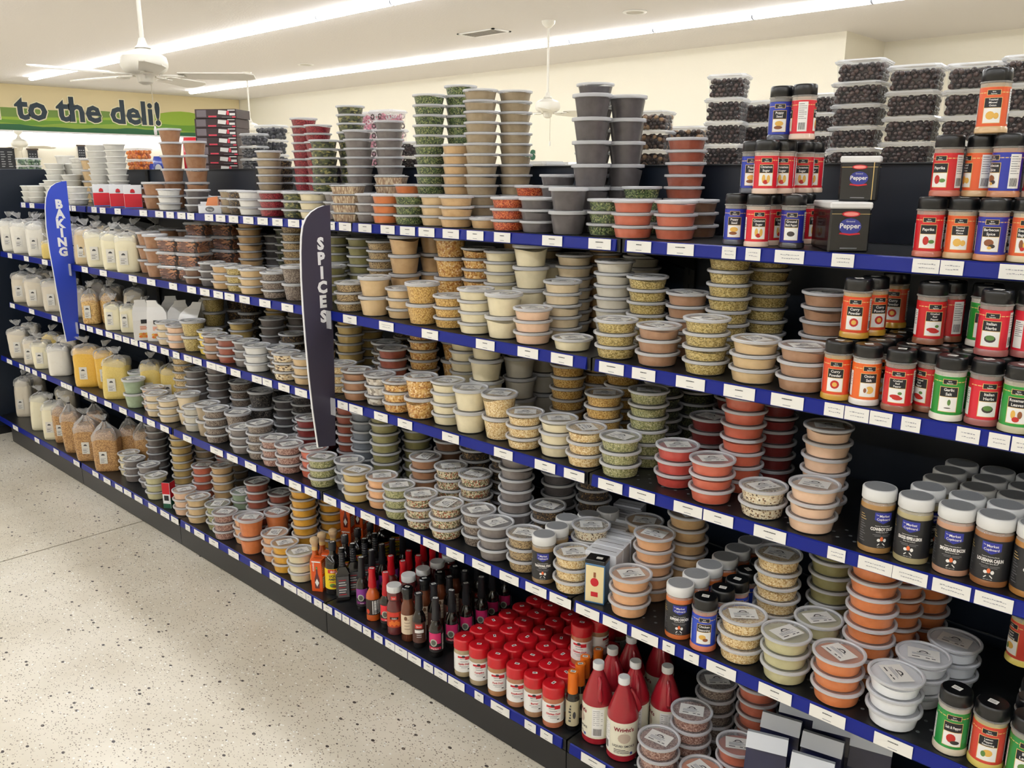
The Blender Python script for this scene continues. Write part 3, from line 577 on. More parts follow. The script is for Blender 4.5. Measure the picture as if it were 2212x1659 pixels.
TOPS = {k: {float(q.split(':')[0]): float(q.split(':')[1]) for q in v.split()} for k, v in {'B': '318:512 346:514 368:484 408:487 448:0 500:0 555:0 622:500 645:0 728:503 777:508 826:512 880:522 934:526 977:532 1030:528 1083:536 1147:549 1197:556 1245:540 1300:0 1327:572 1386:0 1399:598 1490:618 1570:562 1655:0 1783:642 1211:617 1180:0 1120:0 590:510 690:500 540:0', 'C': '455:0 500:0 540:0 521:692 590:685 630:712 598:0 645:0 747:0 798:0 838:735 878:760 911:0 960:0 1005:0 1068:0 1125:0 1170:0 1229:0 1290:0 1345:0 1303:855 1400:852 1449:0 1500:0 1539:908 1605:0 1675:0 1783:922 1575:0 880:0 1040:0', 'D': '385:0 424:790 470:0 503:0 523:820 563:845 615:858 600:0 650:0 656:902 757:0 788:0 838:0 896:0 925:988 967:0 1020:0 970:1015 1036:1012 1083:975 1136:0 1207:0 1202:1093 1294:1130 1341:1105 1290:0 1415:1148 1463:1122 1687:1190 1783:0 1764:1335 1878:0 1940:0 1979:0 2035:1385 700:0', 'E': '338:918 394:0 440:0 441:1010 483:1008 513:0 524:1062 558:1033 603:1068 595:1103 660:0 711:0 490:0 1480:1530 1535:1478 1585:1610 1622:1500', 'A': '588:326 606:340 634:258 690:266 712:300 753:232 780:284 827:266 893:404 941:204 990:192 1050:200 1105:187 986:318 1165:408 1213:382 1256:195 1285:218 1339:183 1385:406 1470:310 216:318 255:310 183:345 375:290 426:293'}.items()}   # middle of the topmost lid; 0: as high as fits
GAP = {'A': 9, 'B': .278, 'C': .294, 'D': .326, 'E': .42}
ITEMS = []      # everything on a shelf as a circle: [x, y, r, mobility, shelf, payload]
def place(s, px, py, row, r, payload, mob=None):
    z, fy = SH[s]; y = fy+.062+.119*row
    y = min(y, BACK-.03-r); p = on_y(px, py, y)
    ITEMS.append([p.x, y, r, (.25 if row < .5 else .8) if mob is None else mob, s, payload]); return ITEMS[-1]
for s, txt in STACKS.items():
    for q in txt.replace('\n', ';').split(';'):
        if not q.strip(): continue
        a = q.split(','); n_ = int(a[3]); px_, rw_ = float(a[0]), float(a[2])
        if px_ in TOPS[s] and rw_ >= .7 and a[4] in ('S', 'T', 'O'):
            H_ = .034 if a[4] == 'O' else (.0375 if a[4] == 'S' else .0735)*ZS[s]; tp = TOPS[s][px_]
            n_ = int(GAP[s]/H_) if tp == 0 else max(1, round((on_y(px_, tp, min(SH[s][1]+.062+.119*rw_, BACK-.09)).z-SH[s][0])/H_)); n_ = min(n_, int(GAP[s]/H_))
        a[3] = n_; place(s, float(a[0]), float(a[1]), float(a[2]), RL+.0012, ('stack', int(a[3]), a[4], a[5]))
# ================================================================== JARS
PIC = {'red': (190, 40, 34), 'leaf': (92, 132, 66), 'gold': (226, 178, 84), 'brn': (140, 84, 50), 'wht': (240, 238, 232), 'drk': (60, 52, 50)}
PICM = {k: mat('print '+k, v, .5) for k, v in PIC.items()}
NAVY = mat('print black plate', (22, 22, 30), .4); WPRINT = mat('print white', (240, 238, 234), .45); BARS = mat('print grey lines', (120, 120, 124), .5)
def facts(m, r, u, w_, z0, z1, barcode=True):
    m.patch(r, u-w_, u+w_, z0, z1, WPRINT, 3); n = 8
    for k in range(n):
        zz = z1-(z1-z0)*(.08+.07*k); m.patch(r+.0003, u-w_*.8, u+w_*(.8 if k % 3 else .3), zz, zz+.0011, BARS if k % 4 else INK, 2)
    if barcode:
        for k in range(7): m.patch(r+.0003, u-w_*.7+w_*.2*k, u-w_*.7+w_*.2*k+w_*.1, z0+(z1-z0)*.06, z0+(z1-z0)*.30, INK, 1)
SPICE = {  # sleeve colour, contents colour, title lines, picture, look in words
 'curry': ((222, 72, 34), (196, 150, 50), ('Curry', 'Powder'), (('red', 0, .037, .009, .009), ('gold', 0, .037, .005, .005)), 'orange-red curry powder jar'),
 'onionsalt': ((232, 104, 36), (232, 228, 220), ('Onion', 'Salt'), (('gold', .003, .036, .008, .008), ('wht', -.006, .035, .006, .006), ('brn', -.006, .035, .003, .005)), 'orange onion salt jar'),
 'crushed': ((206, 22, 34), (130, 80, 56), ('Crushed', 'Red', 'Pepper'), (('red', -.003, .034, .010, .004), ('red', .002, .031, .010, .004), ('leaf', .006, .041, .004, .003)), 'red crushed pepper jar'),
 'garlicsalt': ((28, 142, 48), (226, 222, 208), ('Garlic', 'Salt'), (('wht', 0, .037, .010, .011), ('leaf', .002, .040, .003, .006), ('drk', 0, .029, .006, .001)), 'green garlic salt jar'),
 'italian': ((214, 26, 50), (150, 88, 84), ('Italian', 'Herbs'), (('drk', 0, .036, .010, .007), ('leaf', 0, .038, .008, .005)), 'red Italian herb jar'),
 'rosemary': ((34, 148, 56), (186, 180, 150), ('Rosemary', 'Leaves'), (('gold', -.005, .038, .004, .008), ('red', 0, .029, .006, .005), ('brn', .006, .038, .004, .007)), 'green rosemary leaf jar'),
 'paprika': ((204, 22, 34), (190, 110, 90), ('Paprika',), (('red', -.003, .037, .006, .009), ('leaf', .008, .035, .006, .004)), 'red paprika jar'),
 'onion': ((224, 92, 44), (206, 172, 126), ('Toasted', 'Minced', 'Onion'), (('gold', -.003, .036, .008, .008), ('gold', .008, .035, .005, .006)), 'orange toasted minced onion jar'),
 'bbq': ((36, 50, 160), (190, 128, 90), ('Barbecue', 'Spice'), (('brn', -.002, .039, .009, .007), ('drk', .004, .032, .006, .004), ('gold', 0, .029, .004, .003)), 'blue barbecue spice jar'),
 'bagel': ((222, 92, 44), (214, 196, 160), ('Everything', 'Bagel Mix'), (('brn', -.006, .038, .004, .009), ('gold', .003, .037, .006, .007), ('red', -.003, .029, .004, .004)), 'orange bagel seasoning jar'),
 'poppy': ((36, 58, 170), (70, 74, 88), ('Poppy', 'Seed'), (('gold', 0, .040, .010, .006), ('brn', -.002, .031, .010, .004)), 'blue poppy seed jar'),
 'cinnamon': ((212, 26, 46), (216, 190, 170), ('Cinnamon', 'Sugar'), (('gold', -.005, .037, .004, .010), ('red', 0, .030, .006, .005), ('gold', .006, .037, .004, .009)), 'red cinnamon sugar jar'),
 'bpepper': ((34, 40, 140), (58, 54, 56), ('Ground', 'Black Pepper'), (('drk', 0, .036, .009, .006),), 'blue black pepper jar'),
 'grill': ((36, 70, 186), (196, 110, 80), ('Chicken', 'Seasoning'), (('gold', -.003, .038, .008, .006), ('brn', .004, .032, .006, .004)), 'blue chicken seasoning jar'),
 'salt': ((30, 140, 60), (206, 196, 176), ('Salt & Pepper',), (('red', -.002, .038, .008, .009), ('drk', .005, .030, .008, .004)), 'green salt and pepper jar'),
 'lemon': ((206, 64, 48), (206, 186, 92), ('Lemon', 'Pepper', 'Seasoning'), (('gold', .001, .038, .008, .007), ('leaf', -.006, .035, .004, .006)), 'red lemon pepper jar'),
 'basil': ((30, 136, 60), (120, 130, 90), ('Basil', 'Leaves'), (('leaf', 0, .037, .011, .009), ('drk', .003, .036, .006, .002)), 'green basil leaf jar')}
SJ = {}
def spice_meshes(k):
    if k in SJ: return SJ[k]
    col, cc, title, pic, _ = SPICE[k]; r = .0275
    cm_ = mat('jar fill '+k, cc, .25, coat=.5); sl = mat('sleeve '+k, col, .38, coat=.25)
    b = MB(); b.lathe([(.026, 0), (.0298, .0015), (.0298, .010), (.0280, .0135)], cm_, 24, True); b.lathe([(r, .012), (r, .0955)], cm_, 24)
    b.lathe([(r, .0885), (.0278, .0955), (.0295, .0965), (.0295, .0985), (.0262, .100)], JARCLR, 24)
    l = MB(); R0 = r+.0004; l.lathe([(R0, .0135), (R0, .0875)], sl, 24)
    for u0 in (0, PI*R0):
        for q, rr in ((GOLD, R0+.0002),): l.patch(rr, u0-.034, u0+.034, .0765, .0782, q, 8)
        l.patch(R0+.0004, u0-.0125, u0+.0125, .0725, .0825, GOLD, 4); l.patch(R0+.0006, u0-.0115, u0+.0115, .0733, .0817, NAVY, 4)
        l.ctext(R0+.0009, 'Spice', u0, .0780, .0030, WPRINT, .02); l.ctext(R0+.0009, 'Supreme', u0, .0742, .0030, WPRINT, .02, .019)
        l.patch(R0+.0003, u0-.0165, u0+.0165, .0190, .0680, GOLD, 5); l.patch(R0+.0005, u0-.0155, u0+.0155, .0200, .0480, WPRINT, 5); l.patch(R0+.0005, u0-.0155, u0+.0155, .0490, .0670, NAVY, 5)
        n = len(title); h = min(.0085, .0165/n)
        for i, tx in enumerate(title): l.ctext(R0+.0009, tx, u0, .0585+(n-1)*h*.5-h*i-h*.32, h*.92, WPRINT, .02, .027)
        for j, (pm, u, v, ru, rv) in enumerate(pic): l.blob(R0+.0008+.0002*j, u0+u, v-.002, ru, rv, PICM[pm], 10)
    facts(l, R0+.0004, PI*R0/2, .011, .018, .084); facts(l, R0+.0004, -PI*R0/2, .009, .018, .07, False)
    c = MB(); n = 32; rings = []
    for z, rr in ((.0995, .0268), (.1005, .0276), (.1195, .0272), (.1225, .0262), (.1240, .0245)):
        rings.append([((rr+(.0004 if j % 2 else 0))*math.cos(2*PI*j/n), (rr+(.0004 if j % 2 else 0))*math.sin(2*PI*j/n), z) for j in range(n)])
    c.loft(rings, CAPBLK, smooth=True)
    st = MB(); st.box((-.008, -.006, .1240), (.008, .006, .1244), PAPER)
    for q in range(2): st.add([(-.006, -.003+.004*q, .1246), (.005, -.003+.004*q, .1246), (.005, -.0018+.004*q, .1246), (-.006, -.0018+.004*q, .1246)], [(0, 1, 2, 3)], INK)
    SJ[k] = (b.mesh('spice_jar'), l.mesh('printed_label'), c.mesh('shaker_cap'), st.mesh('price_sticker')); return SJ[k]
SEQ = {}
def seq(k): SEQ[k] = SEQ.get(k, -1)+1; return SEQ[k]
def make_spice(k, where, sc=1.0, turn=0.0):
    def f(x, y, z):
        me = spice_meshes(k)
        o = obj('spice_jar', me[0], None, (x, y, z), facing(x, y)*.75+turn); o.scale = (sc, sc, sc)
        tag(o, 'black-capped %s, %s' % (SPICE[k][4], where), 'spice jar', 'black capped spice jars')
        obj('printed_label', me[1], o); obj('shaker_cap', me[2], o); obj('price_sticker', me[3], o, None, random.uniform(-.6, .6))
    return f
def jar_at(s, px, py, row, k, where, lvl=0, sc=1.0, turn=0.0, rel=None):
    z, fy = SH[s]
    if rel is None:
        y = fy+.034+.06*row; x = on_y(px, py, y).x
    else: x, y = rel
    it = [x, y, .0295*sc+.0008, .25 if row < .5 else .8, s+('' if not lvl else str(lvl)), ('fn', make_spice(k, where, sc, turn), z+lvl*.1246*sc)]
    ITEMS.append(it); return it
def column(s, it, k, n, what, step=.062, sc=1.0):
    for i in range(n): jar_at(s, 0, 0, 1, k, '%s behind the front %s jar' % (ORD[i], what), 0, sc, random.uniform(-.5, .5), (it[0]+random.uniform(-.006, .006), it[1]+step*sc*(i+1)))
jar_at('A', 1590, 470, .3, 'poppy', 'end of the bottom row beside the red sugar jar'); jar_at('A', 1641, 472, 0, 'cinnamon', 'bottom row beside the blue poppy jar', turn=.25)
jar_at('A', 1672, 475, .9, 'cinnamon', 'bottom row, turned to its facts panel', turn=1.2); jar_at('A', 1697, 478, 1.5, 'cinnamon', 'bottom row, nearest the pepper tin', turn=1.4); jar_at('A', 1722, 490, .35, 'bpepper', 'squeezed against the large black tin')
jar_at('A', 1612, 470, 1.5, 'poppy', 'second in the bottom row'); jar_at('A', 1724, 478, 2.3, 'cinnamon', 'hidden at the back of the bottom row', turn=1.3)
jar_at('A', 1628, 360, .6, 'poppy', 'second layer beside five red jars', 1)
for i in range(5): jar_at('A', 1663+19*i, 372, .2+.75*i, 'cinnamon', '%s of five in the second layer' % ORD[i], 1, turn=.15)
jar_at('A', 1692, 255, 1.0, 'poppy', 'on the very top of the pile', 2); jar_at('A', 1728, 275, .9, 'cinnamon', 'on the very top, facts panel showing', 2, turn=-1.5)
jar_at('A', 2014, 490, 0, 'paprika', 'bottom row, first of three'); jar_at('A', 2082, 490, .05, 'onion', 'bottom row between paprika and barbecue'); jar_at('A', 2148, 492, 0, 'bbq', 'bottom row beside minced onion'); jar_at('A', 2203, 505, .1, 'bagel', 'bottom row beside the barbecue jar')
jar_at('A', 2046, 480, 1.1, 'paprika', 'behind the bottom row of the paprika jar'); jar_at('A', 2110, 480, 1.1, 'onion', 'behind the bottom row of the onion jar'); jar_at('A', 2170, 480, 1.1, 'bbq', 'behind the bottom row of the barbecue jar')
jar_at('A', 2054, 365, .3, 'paprika', 'second layer, first in line', 1, turn=-.45); jar_at('A', 2115, 360, .5, 'onion', 'second layer, barcode showing', 1, turn=-1.0); jar_at('A', 2175, 362, .4, 'bbq', 'second layer, facts panel showing', 1, turn=-.9); jar_at('A', 2218, 380, .6, 'cinnamon', 'second layer at the picture edge', 1, turn=1.5)
jar_at('A', 2147, 225, .4, 'onion', 'alone on the third layer', 2)
SB = 1.05
q = jar_at('B', 1812, 810, .05, 'curry', 'front row beside tubs of brown powder', 0, SB); column('B', q, 'curry', 4, 'curry', sc=SB)
q = jar_at('B', 1866, 815, .05, 'onionsalt', 'front row beside the curry jar', 0, SB, .3); column('B', q, 'onionsalt', 4, 'onion salt', sc=SB)
q = jar_at('B', 1942, 825, 0, 'crushed', 'front row with whole label in view', 0, SB); column('B', q, 'crushed', 5, 'crushed pepper', sc=SB)
jar_at('B', 0, 0, 1, 'crushed', 'second column beside the front pepper jar', 0, SB, -.7, (q[0]+.064, q[1]+.05)); jar_at('B', 0, 0, 1, 'crushed', 'second column, farther back', 0, SB, -.9, (q[0]+.066, q[1]+.115)); jar_at('B', 0, 0, 1, 'crushed', 'second column, farthest back', 0, SB, -.9, (q[0]+.068, q[1]+.18))
q = jar_at('B', 2056, 850, 0, 'garlicsalt', 'front row with white contents', 0, SB, .1); column('B', q, 'garlicsalt', 4, 'garlic salt', sc=SB)
q = jar_at('B', 2128, 855, .1, 'italian', 'front row between two green jars', 0, SB, .35); column('B', q, 'italian', 4, 'Italian herb', sc=SB)
q = jar_at('B', 2188, 875, 0, 'rosemary', 'front row at the picture edge', 0, SB); column('B', q, 'rosemary', 3, 'rosemary', sc=SB)
jar_at('B', 1851, 680, 1.0, 'curry', 'standing on the row of caps, nearer one', 1, SB); jar_at('B', 1882, 680, 1.9, 'curry', 'standing on the row of caps, partly hidden one', 1, SB, .6)
jar_at('B', 1931, 660, 4.2, 'curry', 'standing deep in the shelf shade', 1, SB); jar_at('B', 2012, 670, 1.6, 'crushed', 'standing on the caps, nearer one', 1, SB, .35); jar_at('B', 2052, 660, 2.6, 'crushed', 'standing on the caps, shaded one', 1, SB, -.8)
jar_at('B', 2128, 680, 2.4, 'garlicsalt', 'standing on the caps behind a red jar', 1, SB); jar_at('B', 2165, 690, 1.0, 'italian', 'standing on the caps, nearer one', 1, SB, -.1); jar_at('B', 2212, 690, 1.3, 'italian', 'standing on the caps at the picture edge', 1, SB, .9)
SD = 1.12
q = jar_at('D', 1526, 1345, .1, 'grill', 'front row beside the charcoal chicken jar', 0, SD, .15); column('D', q, 'grill', 4, 'blue', sc=SD)
jar_at('D', 2070, 1570, .2, 'salt', 'front row beside the white salt tubs', 0, SD, .15); jar_at('D', 2136, 1600, .2, 'lemon', 'front row between two green jars', 0, SD, .1)
q = jar_at('D', 2198, 1625, .2, 'basil', 'front row at the picture edge', 0, SD, .1); column('D', q, 'basil', 5, 'basil', sc=SD)
jar_at('D', 2214, 1380, 3.6, 'lemon', 'standing on black caps at the picture edge', 1, SD, -.9)

# ---- charcoal labelled seasoning jars
CHAR = mat('charcoal label', (36, 36, 38), .4); BADGE = mat('blue badge', (44, 52, 150), .45); FLAME = mat('flame print', (226, 110, 60), .5)
MJ = {}
def market_meshes(title, cc, sub):
    k = (title, cc)
    if k in MJ: return MJ[k]
    r = .0355; fm = mat('season fill %d %d %d' % cc, cc, .25, coat=.5)
    b = MB(); b.lathe([(.031, 0), (.0345, .0018), (r, .008), (r, .106), (.0345, .112), (.0315, .117)], fm, 28, True); b.lathe([(.0347, .112), (.0318, .117), (.0318, .121)], JARCLR, 28)
    l = MB(); R0 = r+.0004; l.lathe([(R0, .015), (R0, .101)], CHAR, 28)
    l.strip(R0+.0003, [(-.018+.0045*q, .072+.008*abs(q-4)/4, .097) for q in range(9)], BADGE)
    l.ctext(R0+.0007, 'The', -.013, .0905, .0035, WPRINT, .01); l.ctext(R0+.0007, 'Market', .002, .0875, .0075, WPRINT, .015, .024); l.ctext(R0+.0007, 'Cupboard', 0, .0800, .0070, WPRINT, .015, .031)
    l.ctext(R0+.0006, 'Superior Seasoning Blends', 0, .0660, .0030, WPRINT, .01, .036)
    l.ctext(R0+.0006, title, 0, .0560, .0098, WPRINT, .045, .050); l.ctext(R0+.0006, sub, 0, .0515, .0032, WPRINT, .01, .040)
    for q in range(2): l.patch(R0+.0004, -.019+.004*q, .019-.004*q, .0455-.003*q, .0466-.003*q, BARS, 3)
    for sg in (-1, 1): l.add([l.cyl(R0+.0005, u*sg, v) for u, v in ((-.0085, .0225), (-.0072, .0212), (.0085, .0362), (.0072, .0375))], [(0, 1, 2, 3) if sg > 0 else (3, 2, 1, 0)], WPRINT)
    l.blob(R0+.0006, -.006, .034, .0036, .0036, WPRINT, 8); l.blob(R0+.0006, .007, .034, .0032, .0042, WPRINT, 8); l.blob(R0+.0007, 0, .037, .0035, .0052, FLAME, 8)
    l.ctext(R0+.0005, 'NET WT 7 OZ', 0, .0175, .0026, WPRINT, .0, .020)
    for k2 in range(12): l.patch(R0+.0004, -.052, -.036-.003*(k2 % 3), .026+.0055*k2, .0272+.0055*k2, GOLD if k2 > 8 else BARS, 2)
    c = MB(); c.lathe([(.0350, .1195), (.0358, .1205), (.0358, .1425), (.0345, .1450), (.0318, .1458)], CAPWHT, 32); c.lathe([(.0318, .1458), (.0314, .1449), (.0005, .1449)], GREYTOP, 28)
    MJ[k] = (b.mesh('seasoning_jar'), l.mesh('charcoal_label'), c.mesh('white_cap')); return MJ[k]
def make_market(title, cc, sub, where, turn=0):
    def f(x, y, z):
        me = market_meshes(title, cc, sub)
        o = obj('seasoning_jar', me[0], None, (x, y, z), facing(x, y)*.8+turn)
        tag(o, 'charcoal labelled seasoning jar with white cap, %s' % where, 'seasoning jar', 'white capped charcoal seasoning jars')
        obj('charcoal_label', me[1], o); obj('white_cap', me[2], o)
    return f
def market(s, px, py, row, title, cc, sub, where, n=0, turn=0.0):
    z, fy = SH[s]; y = fy+.046+.06*row; x = on_y(px, py, y).x
    ITEMS.append([x, y, .0366, .25 if row < .5 else .7, s, ('fn', make_market(title, cc, sub, where, turn), z)])
    for i in range(n): ITEMS.append([x+random.uniform(-.004, .004), y+.0735*(i+1), .0366, .7, s, ('fn', make_market(title, cc, sub, '%s behind the %s' % (ORD[i], where.split(', ')[0]), random.uniform(-1, 1)), z)])
market('C', 1892, 1140, .05, 'COWBOY DUST', (170, 130, 78), 'Cowboy Style Blend', 'one marked Cowboy Dust, front row', 0, .45)
market('C', 1971, 1160, .05, 'CRACKED PEPPER & LEMON', (176, 164, 122), 'Zesty Citrus Blend', 'one marked Pepper & Lemon, front row', 4, -.1)
market('C', 2059, 1185, .05, 'SMOKEHOUSE BACON', (196, 150, 122), 'Savory Smoke Blend', 'one marked Smokehouse Bacon, front row', 4, .05)
market('C', 2146, 1210, .05, 'LOUISIANA CAJUN', (152, 102, 62), 'Bold Cajun Spice Blend', 'one marked Louisiana Cajun, front row', 4, 0)
market('C', 2222, 1230, .05, 'CHESAPEAKE', (172, 120, 60), 'Coastal Blend', 'one marked Chesapeake, front row', 4, .3)
market('D', 1178, 1200, .0, 'TRADITIONAL STEAK', (150, 124, 88), 'Classic Steak Blend', 'one marked Steak, fourth shelf front', 3, .05)
market('D', 1467, 1325, .0, 'SUPREME CHICKEN', (204, 112, 58), 'Savory Poultry Blend', 'one marked Chicken, fourth shelf front', 6, .15)
market('D', 1342, 1075, 4.3, 'SMOKEHOUSE BACON', (150, 100, 70), 'Savory Smoke Blend', 'lone jar deep in the fourth shelf shade')
# ---- red capped seasoning jars on the bottom shelf
REDP = mat('red print', (196, 24, 40), .5); RJ = {}
def redcap_meshes(title, cc):
    k = (title, cc)
    if k in RJ: return RJ[k]
    r = .0335; fm = mat('rub fill %d %d %d' % cc, cc, .22, coat=.5); wl = mat('white jar label', (238, 236, 232), .4)
    b = MB(); b.lathe([(.029, 0), (.0325, .0018), (r, .008), (r, .098), (.0322, .103)], fm, 28, True)
    l = MB(); R0 = r+.0004; l.lathe([(R0, .020), (R0, .084)], wl, 28)
    l.patch(R0+.0003, -.022, .022, .066, .078, REDP, 6); l.patch(R0+.0005, -.022, .004, .066, .0715, WPRINT, 4); l.ctext(R0+.0008, 'Seasoning', -.004, .0670, .0050, INK, .02, .028); l.blob(R0+.0007, -.002, .078, .006, .004, INK, 6)
    l.ctext(R0+.0006, title, 0, .0475, .0085, REDP, .03, .046); l.patch(R0+.0004, -.012, .012, .0585, .0602, BARS, 3); l.patch(R0+.0004, -.016, .016, .041, .0424, BARS, 3); l.patch(R0+.0004, -.010, .012, .036, .0372, BARS, 3); l.patch(R0+.0004, .012, .019, .030, .0335, INK, 2)
    for k2 in range(12): l.patch(R0+.0004, .026, .046, .026+.0045*k2, .0272+.0045*k2, BARS, 2)
    c = MB(); c.lathe([(.0335, .0985), (.0345, .0995), (.0345, .1290), (.0330, .1330), (.0295, .1350), (.0005, .1352)], CAPRED, 32)
    st = MB(); st.box((-.0075, -.0045, .1352), (.0075, .0045, .1357), PAPER); st.box((-.005, -.002, .1357), (.004, .0015, .1359), INK)
    RJ[k] = (b.mesh('rub_jar'), l.mesh('white_label'), c.mesh('red_cap'), st.mesh('price_sticker')); return RJ[k]
RN = [('Garlic Dust', (170, 152, 118)), ('Campfire', (168, 148, 118)), ('Pork Dust', (176, 126, 84)), ('Roadhouse', (176, 124, 92)), ('Burger', (168, 130, 96)), ('Chicken Dust', (184, 112, 80))]
def make_red(i, where, turn=0):
    def f(x, y, z):
        me = redcap_meshes(*RN[i])
        o = obj('rub_jar', me[0], None, (x, y, z), facing(x, y)*.85+turn)
        tag(o, 'white labelled seasoning jar with red cap, %s' % where, 'seasoning jar', 'red capped seasoning jars')
        obj('white_label', me[1], o); obj('red_cap', me[2], o); obj('price_sticker', me[3], o, None, random.uniform(-1.3, 1.3))
    return f
for i, (px, py) in enumerate(((1003, 1440), (1036, 1465), (1076, 1485), (1117, 1510), (1155, 1530), (1195, 1555))):
    z, fy = SH['E']; y = fy+.042; x = on_y(px, py, y).x
    ITEMS.append([x, y, .0352, .2, 'E', ('fn', make_red(i, 'front one marked %s on the bottom shelf' % RN[i][0], .1), z)])
    for k in range(1, 7):
        if i == 5 and k > 4: continue
        ITEMS.append([x+random.uniform(-.004, .004)+.004*(k % 2), y+.0705*k, .0352, .6, 'E', ('fn', make_red(i, '%s behind the one marked %s' % (ORD[k-1], RN[i][0]), random.uniform(-1, 1)), z)])
p_ = on_y(1257, 1370, 1.90); ITEMS.append([p_.x, 1.90, .0352, .0, 'E1', ('fn', make_red(5, 'standing on top of the other red caps', -.1), SH['E'][0]+.136)])
p_ = on_y(1292, 1370, 1.96); ITEMS.append([p_.x, 1.96, .0352, .0, 'E1', ('fn', make_red(4, 'half hidden on top of the red caps', 1.2), SH['E'][0]+.136)])

# ================================================================== BOTTLES on the bottom shelf
GLASS_D = mat('dark sauce glass', (20, 15, 14), .12, coat=.6); SAUCE_O = mat('orange sauce', (190, 84, 24), .16, coat=.6); SAUCE_B = mat('brown sauce', (104, 52, 28), .16, coat=.6); SAUCE_R = mat('chili sauce', (98, 40, 42), .16, coat=.6)
def bottle(name, prof, bm, cap, cm_, lab, sticker=True):
    """prof body lathe; cap lathe; lab(MB) draws the printed label"""
    cache = {}
    def make(text, group, turn=0.0):
        def f(x, y, z):
            if not cache:
                b = MB(); b.lathe(prof, bm, 24, True, False); cache['b'] = b.mesh(name)
                c = MB(); c.lathe(cap, cm_, 20, False, True); cache['c'] = c.mesh('cap')
                l = MB(); lab(l); cache['l'] = l.mesh('printed_label')
                st = MB(); r, zt = cap[-1]; st.box((-.008, -.005, zt), (.008, .005, zt+.0005), PAPER); st.box((-.005, -.002, zt+.0005), (.005, .0012, zt+.0007), INK); cache['s'] = st.mesh('price_sticker')
            o = obj(name, cache['b'], None, (x, y, z), facing(x, y)*.85+turn); tag(o, text, 'bottle', group)
            obj('printed_label', cache['l'], o); obj('cap', cache['c'], o)
            if sticker: obj('price_sticker', cache['s'], o, None, random.uniform(-.4, .4))
        return f
    return make
def lab_two(r, z0, z1, top, low, badge, txt):
    def f(l):
        l.lathe([(r, z0), (r, z1)], mat('black bottle label', (30, 28, 30), .45), 24); zm = z0+(z1-z0)*.45
        l.patch(r+.0003, -.024, .024, zm, z1, top, 6); l.patch(r+.0003, -.024, .024, z0+.010, z0+.020, low, 6)
        l.blob(r+.0006, -.004, zm+.004, .013, .014, badge, 12); l.blob(r+.0008, -.004, zm+.004, .009, .010, mat('badge inner', (92, 98, 88), .5), 12); l.ctext(r+.0006, txt, 0, z0+.0125, .0060, WPRINT, .02, .032)
        facts(l, r+.0004, .040, .011, z0+.006, z1-.008)
    return f
SIL = mat('silver badge', (186, 194, 176), .4)
def sauce_prof(r, hs, hn, rn): return [(r*.9, 0), (r, .003), (r, hs), (r*.92, hs+.012), (rn+.004, hs+.028), (rn, hs+.036), (rn, hn)]
mk_pur = bottle('sauce_bottle', sauce_prof(.0245, .098, .15, .0105), GLASS_D, [(.0128, .135), (.0150, .14), (.0115, .205), (.0125, .207), (.0125, .216)], mat('black neck seal', (40, 40, 44), .3), lab_two(.0248, .022, .094, mat('purple label', (140, 60, 150), .45), mat('plum band', (120, 40, 110), .45), SIL, 'Sauce'))
mk_pnk = bottle('sauce_bottle', sauce_prof(.0245, .098, .15, .0105), GLASS_D, [(.0128, .135), (.0150, .14), (.0115, .205), (.0125, .207), (.0125, .216)], mat('black neck seal', (40, 40, 44), .3), lab_two(.0248, .022, .094, mat('pink label', (206, 40, 104), .45), mat('rose band', (196, 30, 70), .45), SIL, 'Wing Sauce'))
mk_rdk = bottle('sauce_bottle', sauce_prof(.0245, .098, .15, .0105), GLASS_D, [(.0135, .125), (.0160, .13), (.0118, .19), (.0128, .192), (.0128, .216)], CAPRED, lab_two(.0248, .022, .094, mat('scarlet label', (222, 40, 54), .45), mat('scarlet band', (222, 60, 74), .45), SIL, 'Hot'))
def lab_hot(l):
    l.lathe([(.0263, .026), (.0263, .088)], mat('hot sauce label', (44, 32, 28), .45), 24); facts(l, .0267, .012, .017, .030, .084); l.blob(.0268, -.024, .040, .008, .010, mat('pepper print', (210, 70, 40), .5), 8)
mk_hot = bottle('hot_sauce_bottle', sauce_prof(.026, .092, .15, .0115), SAUCE_O, [(.0150, .130), (.0165, .134), (.0120, .185), (.0130, .187), (.0130, .205)], CAPRED, lab_hot)
mk_rhot = bottle('hot_sauce_bottle', sauce_prof(.026, .092, .15, .0115), mat('deep red sauce', (96, 30, 22), .16, coat=.6), [(.0150, .130), (.0165, .134), (.0120, .185), (.0130, .187), (.0130, .205)], CAPRED, lab_hot)
def lab_chili(l):
    l.lathe([(.0293, .032), (.0293, .092)], mat('chili label', (196, 70, 36), .45), 24); l.patch(.0296, -.018, .018, .076, .089, mat('red oval print', (214, 60, 50), .5), 4); l.patch(.0297, -.016, .016, .064, .073, NAVY, 4); l.ctext(.0300, 'CHILI', 0, .0655, .0075, WPRINT, .03)
    for k in range(5): l.blob(.0297, -.016+.008*k, .046+.006*(k % 2), .006, .009, mat('orange pepper print', (232, 120, 50), .5), 8)
    l.patch(.0268, -.010, .010, .140, .154, mat('red oval print', (214, 60, 50), .5), 3); l.ctext(.0271, 'Chili', 0, .144, .006, WPRINT, .02)
mk_chi = bottle('chili_sauce_bottle', [(.026, 0), (.029, .003), (.029, .100), (.0275, .112), (.0225, .124), (.0225, .132), (.0262, .136), (.0262, .160), (.020, .168)], SAUCE_R, [(.0270, .166), (.0275, .168), (.0275, .186), (.026, .1885)], CAPWHT, lab_chili, False)
